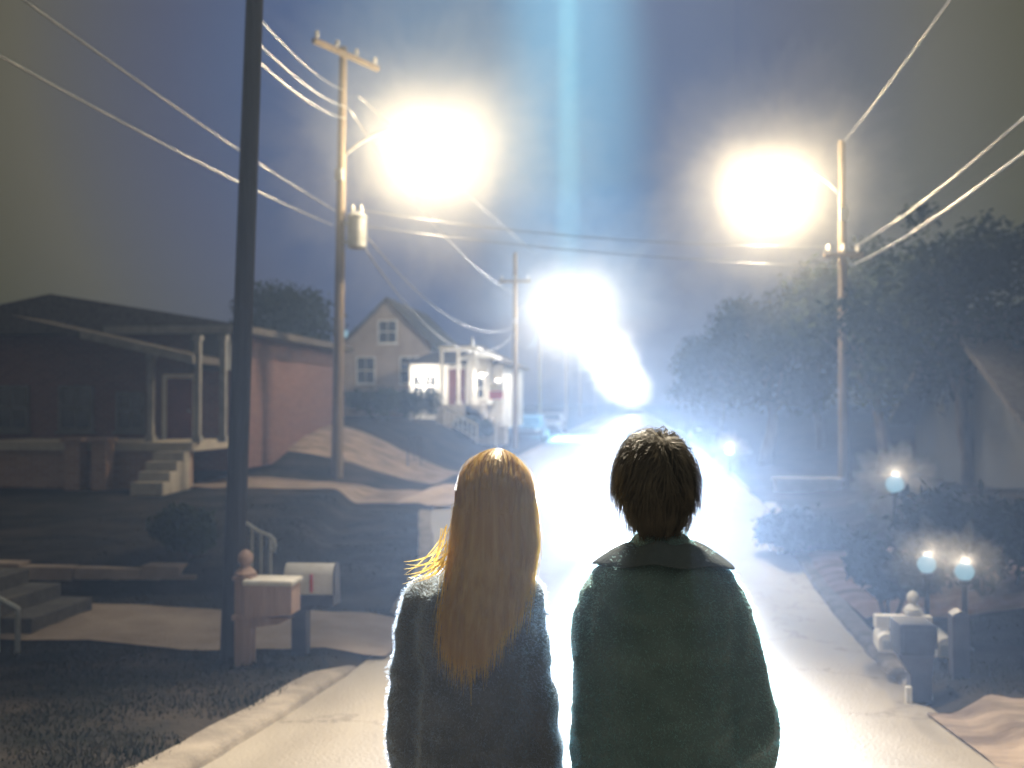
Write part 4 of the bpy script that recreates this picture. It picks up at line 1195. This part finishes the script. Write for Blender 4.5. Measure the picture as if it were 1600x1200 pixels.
def person(label, spec):
    hc = K(*spec['head'], 0.02)
    foot = crest(YK) + 0.045
    cx = K(spec['hip'], 1200).x
    t = thing('person', (cx, YK, foot), label, 'person', None)
    # --- clothing loft data
    tors = [(K(a, py), K(b, py), dep, dy) for py, a, b, dep, dy in spec['torso']]
    body = MB()
    body.ring_loft([ring(a.x + .022, b.x - .022, YK + dy, dep * .74, a.z) for a, b, dep, dy in tors])
    hz = tors[-1][0].z
    # neck
    nb_ = Vector(((tors[0][0].x + tors[0][1].x) / 2, YK, tors[0][0].z - .05))
    body.tube([nb_ - Vector((0, 0, .04)), nb_, nb_.lerp(hc, .5) + Vector((0, -.005, 0)), hc + Vector((0, 0, -.03))], [.062, .052, .047, .05], 16)
    at = head_shapes(body, hc, spec['turn'], spec['hs'])
    arms = []
    for side, key in ((-1, 'arm_l'), (1, 'arm_r')):
        pts = [K(px, py, dy) for px, py, r, dy in spec[key]]; rad = [r / SC for px, py, r, dy in spec[key]]
        arms.append((pts, rad))
        body.tube(pts, [r * .5 for r in rad], 12)
        hand(body, pts[-1] + Vector((0, .005, -.01)), None, side)
    for side in (-1, 1):
        hx = cx + side * .075
        body.tube([(hx, YK, hz + .06), (hx, YK, hz - .08), (hx + side * .005, YK + .005, foot + .36), (hx + side * .008, YK - .01, foot + .30), (hx + side * .01, YK - .015, foot + .06)], [.085, .08, .05, .05, .034], 14)
        body.tube([(hx + side * .01, YK - .04, foot + .04), (hx + side * .015, YK + .05, foot + .035), (hx + side * .02, YK + .13, foot + .025)], [.034, .034, .024], 10)
    b_ = remeshed('body', body, M['skin'], t, 0.0065, 4)
    for s in (-1, 1):
        q_ = MB(); q_.ball(at(s * .030, .083, -.006), .0115, 12, 8); q_.build('eye', M['eye_white'], b_, smooth=True)
    # --- jacket
    jk = MB()
    jk.ring_loft([ring(a.x, b.x, YK + dy, dep, a.z) for a, b, dep, dy in tors])
    for pts, rad in arms:
        jk.tube(pts[:1] + pts[1:-1] + [pts[-1] + Vector((0, 0, .015))], rad, 18)
        jk.ball(pts[0] + Vector((0, 0, -.01)), rad[0] * 1.02, 16, 10)
    sd = spec['seed']
    def wr(p):
        a_ = noise.noise(Vector((p.x * 9, p.y * 9, p.z * 3.2)) + Vector((sd, 0, 0)))
        b2 = noise.noise(Vector((p.x * 5 + p.z * 14, p.y * 6, p.z * 9 - p.x * 9)) + Vector((0, sd, 0)))
        c2 = noise.noise(p * 30)
        d2 = noise.noise(Vector((p.x * 16 - p.z * 5, p.y * 14, p.z * 5 + p.x * 6)) + Vector((sd, sd, 0)))
        return max(-.008, min(.011, 0.009 * a_ + 0.009 * (1 - abs(b2) * 2.4) * .7 + .006 * (1 - abs(d2) * 3) * .6 - .004 + 0.0008 * c2))
    jo = remeshed(spec['coat_name'], jk, M[spec['coat']], t, 0.008, 12, wr)
    # pale translucent fibres added to the cloth to glow as a rim
    fz_p = []; fz_n = []
    polys = jo.data.polygons; off = wloc(t)
    zmin = K(0, 1215).z
    cand = [q_ for q_ in polys if q_.center.z + off.z > zmin]
    for k in range(36000):
        q_ = random.choice(cand); n_ = q_.normal
        if n_.length < .5: continue
        b0 = q_.center + off + Vector((random.gauss(0, .003), random.gauss(0, .003), random.gauss(0, .003)))
        d_ = (n_ + Vector((random.gauss(0, .45), random.gauss(0, .45), random.gauss(-.25, .45)))).normalized()
        L = random.uniform(.002, .009)
        s_ = d_.cross(Vector((0, 1, 0)))
        if s_.length < .05: continue
        fz_p.append([b0 - n_ * .001, b0 + d_ * L * .6, b0 + d_ * L + Vector((0, 0, -.15 * L))]); fz_n.append([Vector((0, 1, 0))] * 3)
    ribbon_mesh(fz_p, fz_n, .0003).build('nap', M[spec['coat'] + '_nap'], jo, fixn=False)
    # cuffs
    for pts, rad in arms:
        q_ = MB(); d_ = (pts[-1] - pts[-2]).normalized()
        e_ = pts[-1] + Vector((0, 0, .015))
        q_.tube([e_ - d_ * .035, e_ - d_ * .03, e_ - d_ * .005, e_ + d_ * .002], [rad[-1] * .98, rad[-1] * 1.08, rad[-1] * 1.08, rad[-1] * .95], 16); q_.build('cuff', M[spec['coat']], jo, smooth=True, angle=50)
    # --- jeans and shoes
    jn = MB()
    jn.ring_loft([ring(cx - .15, cx + .15, YK, .10, hz + .02), ring(cx - .15, cx + .15, YK, .10, hz - .06), ring(cx - .14, cx + .14, YK, .085, hz - .10)])
    for side in (-1, 1):
        hx = cx + side * .078
        jn.tube([(hx, YK, hz - .02), (hx, YK, hz - .12), (hx + side * .005, YK + .005, foot + .36), (hx + side * .008, YK - .008, foot + .28), (hx + side * .01, YK - .01, foot + .06)], [.088, .088, .066, .062, .058], 16)
    remeshed('jeans', jn, M['jeans'], t, 0.012, 5, lambda p: .004 * noise.noise(p * 12))
    for side in (-1, 1):
        hx = cx + side * .092
        q_ = MB()
        rr = []
        for u, wd, h_ in ((-.075, .025, .055), (-.06, .038, .07), (0, .038, .075), (.06, .043, .055), (.12, .042, .042), (.155, .022, .03)):
            rr.append([Vector((hx + wd * math.cos(a_), YK + u, foot + (h_ if math.sin(a_) > 0 else .0) * abs(math.sin(a_)) ** .6 + .002)) for a_ in [2 * math.pi * k / 14 for k in range(14)]])
        q_.ring_loft(rr); q_.build('shoe', M['shoe'], t, smooth=True, angle=50)
    return t, hc, tors, jo, nb_

# ---- boy
boy_spec = dict(head=(1023, 757), hip=1037, turn=R(16), hs=1.0, seed=3.1, coat='jacket_teal', coat_name='jacket',
    torso=[(834, 1000, 1070, .050, 0.0), (850, 984, 1088, .064, 0), (864, 956, 1114, .078, 0), (884, 936, 1130, .092, 0), (930, 918, 1148, .112, 0), (1000, 918, 1150, .120, 0), (1100, 922, 1152, .120, 0), (1200, 922, 1156, .124, 0), (1290, 926, 1154, .124, 0)],
    arm_l=[(950, 912, 38, 0), (938, 962, 43, 0), (934, 1050, 44, -.01), (932, 1140, 44, -.015), (932, 1200, 42, 0), (938, 1310, 36, .04)],
    arm_r=[(1110, 905, 39, 0), (1130, 962, 42, 0), (1150, 1040, 43, -.01), (1174, 1130, 44, -.02), (1170, 1185, 42, .01), (1152, 1310, 36, .06)])
boy, hc, tors, jo, nb_ = person('boy in a teal collared jacket with short tousled dark hair, seen from behind', boy_spec)
# turned-down collar
def collar(hc, nb_, jo, m):
    mb = MB(); n = 44; rings = []
    c0 = Vector((nb_.x, YK, 0))
    zt, zb_ = K(0, 822).z, K(0, 853).z
    for i in range(4):
        u = i / 3; rr = []
        for k in range(n + 1):
            a = R(115) + R(310) * k / n         # open at the front (+y)
            ca, sa = math.cos(a), math.sin(a)
            w = .068 + .046 * u + .050 * u * abs(ca) ** 2.5
            dp = .074 + .046 * u
            zz = zt + (zb_ - zt) * u - .016 * u * abs(ca) ** 2 + .004 * math.sin(k * .7)
            if i == 0: zz -= .012 * abs(ca)
            rr.append(Vector((c0.x + w * ca, YK - .002 + dp * sa, zz)))
        rings.append(rr)
    vs = [p for r_ in rings for p in r_]; m1 = n + 1
    mb.add(vs, [(i * m1 + k, i * m1 + k + 1, (i + 1) * m1 + k + 1, (i + 1) * m1 + k) for i in range(3) for k in range(n)])
    o = mb.build('collar', m, jo, smooth=True)
    md = o.modifiers.new('th', 'SOLIDIFY'); md.thickness = .006
    s_ = o.modifiers.new('ss', 'SUBSURF'); s_.levels = 1; s_.render_levels = 1
    return o
M['collar_teal'] = mat('collar_teal', (0.09, 0.125, 0.15), 0.85, (0.12, 0.16, 0.19), 14, 5, .3, 160)  # darker than the jacket: the collar's shade is in this colour
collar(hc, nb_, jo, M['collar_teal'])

def skull_push(p, c, rad):
    d = p - c; q_ = Vector((d.x / rad[0], d.y / rad[1], d.z / rad[2])); L = q_.length
    return c + d / L if L < 1 else p
def boy_hair(par, hc, turn):
    c = hc + Vector((0, -.008, 0)); rad = Vector((.077, .095, .111))
    crown = Vector((.18, -.42, .9)).normalized()
    m = Matrix.Rotation(turn, 3, 'Z')
    paths = []; norms = []
    clumps = []
    n_str = 5200
    for i in range(n_str):
        while True:
            d = Vector((random.gauss(0, 1), random.gauss(0, 1), random.gauss(0, 1))).normalized()
            if d.z < -.62: continue
            if d.y > .45 and d.z < .35: continue
            if abs(d.x) > .70 and d.z < .12 and d.y > -.38: continue
            break
        p = c + m @ Vector((d.x * rad.x, d.y * rad.y, d.z * rad.z))
        L = random.uniform(.045, .085) * (1.1 if d.z > 0 else .72)
        cl = int((math.atan2(d.x, d.y) + 3.2) * 5) * 7 + int(d.z * 6)
        random_state = (cl * 7919) % 1000 / 1000.0
        n_ = 8; pth = []; nn = []
        cw = m @ crown
        lift = (.004 + .014 * random.random() + .012 * random_state) * (1 if d.z > -.2 else .6)
        swirl = (random_state - .5) * 1.1 + random.gauss(0, .16)
        for k in range(n_):
            u = k / (n_ - 1)
            o_ = (p - c); nrm = Vector((o_.x / rad.x ** 2, o_.y / rad.y ** 2, o_.z / rad.z ** 2)).normalized()
            off = lift * min(1, u * 2.2) + .002
            pth.append(p + nrm * off); nn.append(nrm)
            tan = (nrm * nrm.dot(cw) - cw); 
            tan = tan.normalized() if tan.length > .05 else Vector((random.gauss(0, 1), random.gauss(0, 1), 0)).normalized()
            tan = (tan + nrm.cross(tan) * swirl * (1 - .3 * u)).normalized()
            g_ = Vector((0, 0, -1))
            low = max(0, min(1, (-o_.z / rad.z + .05) * 1.6))
            dr = (tan * (1 - .30 * low) + g_ * (.25 + .55 * low) + nrm * .08 * u * random_state).normalized()
            p = skull_push(p + dr * L / (n_ - 1), c, rad)
        paths.append(pth); norms.append(nn)
    # nape fringe
    for i in range(1100):
        a = random.uniform(-1.15, 1.15); 
        x0 = math.sin(a) * .060; y0 = -.085 * math.cos(a) ** .8
        p = c + m @ Vector((x0 * 1.1, y0, random.uniform(-.062, -.02)))
        pth = []; nn = []; L = random.uniform(.040, .066)
        nr = (m @ Vector((math.sin(a), -math.cos(a), 0))).normalized()
        for k in range(7):
            u = k / 6
            inn = -nr * (.032 * u * (1 if abs(a) < 1 else .9))
            pth.append(p + Vector((0, 0, -L * u)) + inn + nr * (.008 * math.sin(u * 2.5) * random.uniform(.6, 1.2)) + Vector((random.gauss(0, .0012), random.gauss(0, .001), 0)))
            nn.append(nr)
        paths.append(pth); norms.append(nn)
    mb = ribbon_mesh(paths, norms, .0011)
    cap = MB(); cap.ball((0, 0, 0), (rad.x * 1.0, rad.y * 1.0, rad.z * .99), 36, 24)
    vs = [Vector(v) for v in cap.v]
    fs = [f for f in cap.f if len(f) == 4 and not ((sum((vs[i] for i in f), Vector()) / 4).y > .045 and (sum((vs[i] for i in f), Vector()) / 4).z < .055) and (sum((vs[i] for i in f), Vector()) / 4).z > -.085]
    mb.add([c + m @ v for v in vs], fs)
    return mb.build('hair', M['hair_brown'], par, smooth=False, fixn=False)
boy_hair(boy, hc, R(16))

# ---- girl
girl_spec = dict(head=(774, 775), hip=748, turn=R(-8), hs=.97, seed=9.4, coat='coat_navy', coat_name='coat',
    torso=[(868, 738, 808, .048, 0), (886, 712, 826, .062, 0), (902, 682, 838, .080, 0), (922, 660, 846, .094, 0), (960, 650, 846, .106, 0), (1040, 650, 842, .110, 0), (1120, 648, 846, .112, 0), (1200, 650, 854, .118, 0), (1300, 645, 860, .126, 0)],
    arm_l=[(668, 930, 36, 0), (656, 985, 37, 0), (648, 1050, 37, -.01), (641, 1130, 37, -.01), (643, 1180, 36, .0), (655, 1310, 32, .04)],
    arm_r=[(822, 930, 33, 0), (824, 985, 34, 0), (831, 1050, 34, -.01), (840, 1120, 34, -.01), (850, 1200, 34, .0), (852, 1310, 31, .04)])
girl, hc2, tors2, jo2, nb2 = person('girl in a dark navy coat with long straight blonde hair, seen from behind', girl_spec)
q = MB()
q.tube([(nb2.x + .062 * math.cos(a), YK + .058 * math.sin(a), K(0, 872).z) for a in [2 * math.pi * k / 24 for k in range(25)]], .010, 8, caps=False)
q.build('collar', M['coat_navy'], jo2, smooth=True)

def girl_hair(par, hc, turn):
    c = hc + Vector((0, -.006, 0)); rad = Vector((.078, .094, .108))
    m = Matrix.Rotation(turn, 3, 'Z')
    zsh = K(0, 905).z
    bz = [(a.z, dep) for a, b, dep, dy in tors2][::-1]
    def back(z):
        return float(np.interp(z, [q_[0] for q_ in bz], [q_[1] for q_ in bz]))
    paths = []; norms = []
    for i in range(6500):
        while True:
            d = Vector((random.gauss(0, 1), random.gauss(0, 1), random.gauss(0, 1))).normalized()
            if d.z < -.25: continue
            if d.y > .35 and d.z < .45: continue
            if d.y > .60: continue
            break
        p0 = c + m @ Vector((d.x * rad.x, d.y * rad.y, d.z * rad.z))
        lift = .002 + .017 * random.random() ** 1.3
        fly = random.random() < .05
        # direction from the crown outward, then straight down
        pth = [p0 + (p0 - c).normalized() * .002]; nn = [(p0 - c).normalized()]
        p = p0.copy(); az = Vector((d.x, d.y - .25, 0)); az = az.normalized() if az.length > .01 else Vector((0, -1, 0))
        az = m @ az
        step = .022; tip = None
        xspread = random.gauss(0, .004)
        for k in range(60):
            o_ = p - c; nrm = Vector((o_.x / rad.x ** 2, o_.y / rad.y ** 2, o_.z / rad.z ** 2)).normalized()
            if o_.z > 0.0:
                tan = az - nrm * az.dot(nrm) + Vector((0, 0, -.25)); tan.normalize()
                p = skull_push(p + tan * step, c, rad)
                off = lift * min(1, k / 3)
                q_ = p + nrm * off
            else:
                dz = -o_.z
                sx = 1 if o_.x > 0 else -1
                flare = (.07 if sx < 0 else .02) * step * (abs(o_.x) / .08) * (1 if dz < .2 else .4)
                p = p + Vector((sx * flare + xspread * .3, 0, -step))
                # slide behind the shoulders
                if p.z < zsh + .10:
                    tgt = YK - back(min(p.z, zsh - .02)) - .012 - lift * .9
                    if p.y > tgt: p.y += (tgt - p.y) * min(.5, .04 + (zsh + .10 - p.z) * 2.2)
                    p.x += (c.x - .03 - p.x) * .035
                nrm = (Vector((p.x - c.x, (p.y - c.y) - .02, 0))).normalized()
                q_ = p + nrm * lift + Vector((.0025 * math.sin(p.z * 34 + i), 0, 0))
            pth.append(q_); nn.append(nrm)
            if tip is None and p.z < c.z:
                px = 800 + (p.x - K(800, 900).x) * SC
                dd = abs(px - 752) / 88
                tip = K(0, 990 - 92 * dd ** 1.2 + random.gauss(0, 18) - 70 * random.random() ** 2.2).z
            if tip is not None and p.z < tip: break
        if fly:
            s_ = random.choice((-1, -1, 1)); a_ = random.uniform(.008, .035)
            pth = [q_ + Vector((s_ * a_ * (j / len(pth)) ** 2.2, 0, .3 * a_ * (j / len(pth)) ** 3)) for j, q_ in enumerate(pth)]
        paths.append(pth); norms.append(nn)
    # loose locks lifting off the left shoulder
    for i in range(26):
        s = K(random.uniform(700, 712), random.uniform(815, 865), random.uniform(-.10, -.04))
        e_ = K(random.uniform(640, 690), random.uniform(868, 915), random.uniform(-.12, -.05))
        mid = s.lerp(e_, .5) + Vector((.012, 0, -.016))
        pth = [(s * (1 - u) ** 2 + mid * 2 * u * (1 - u) + e_ * u * u) for u in [k / 9 for k in range(10)]]
        paths.append(pth); norms.append([Vector((0, -1, .2))] * 10)
    mb = ribbon_mesh(paths, norms, .0012)
    cap = MB(); cap.ball((0, 0, 0), (rad.x * .985, rad.y * .985, rad.z * .975), 36, 24)
    vs = [Vector(v) for v in cap.v]
    def cen(f): return sum((vs[i] for i in f), Vector()) / len(f)
    fs = [f for f in cap.f if len(f) == 4 and not (cen(f).y > .03 and cen(f).z < .06)]
    mb.add([c + m @ v for v in vs], fs)
    return mb.build('hair', M['hair_blonde'], par, smooth=False, fixn=False)
girl_hair(girl, hc2, R(-8))
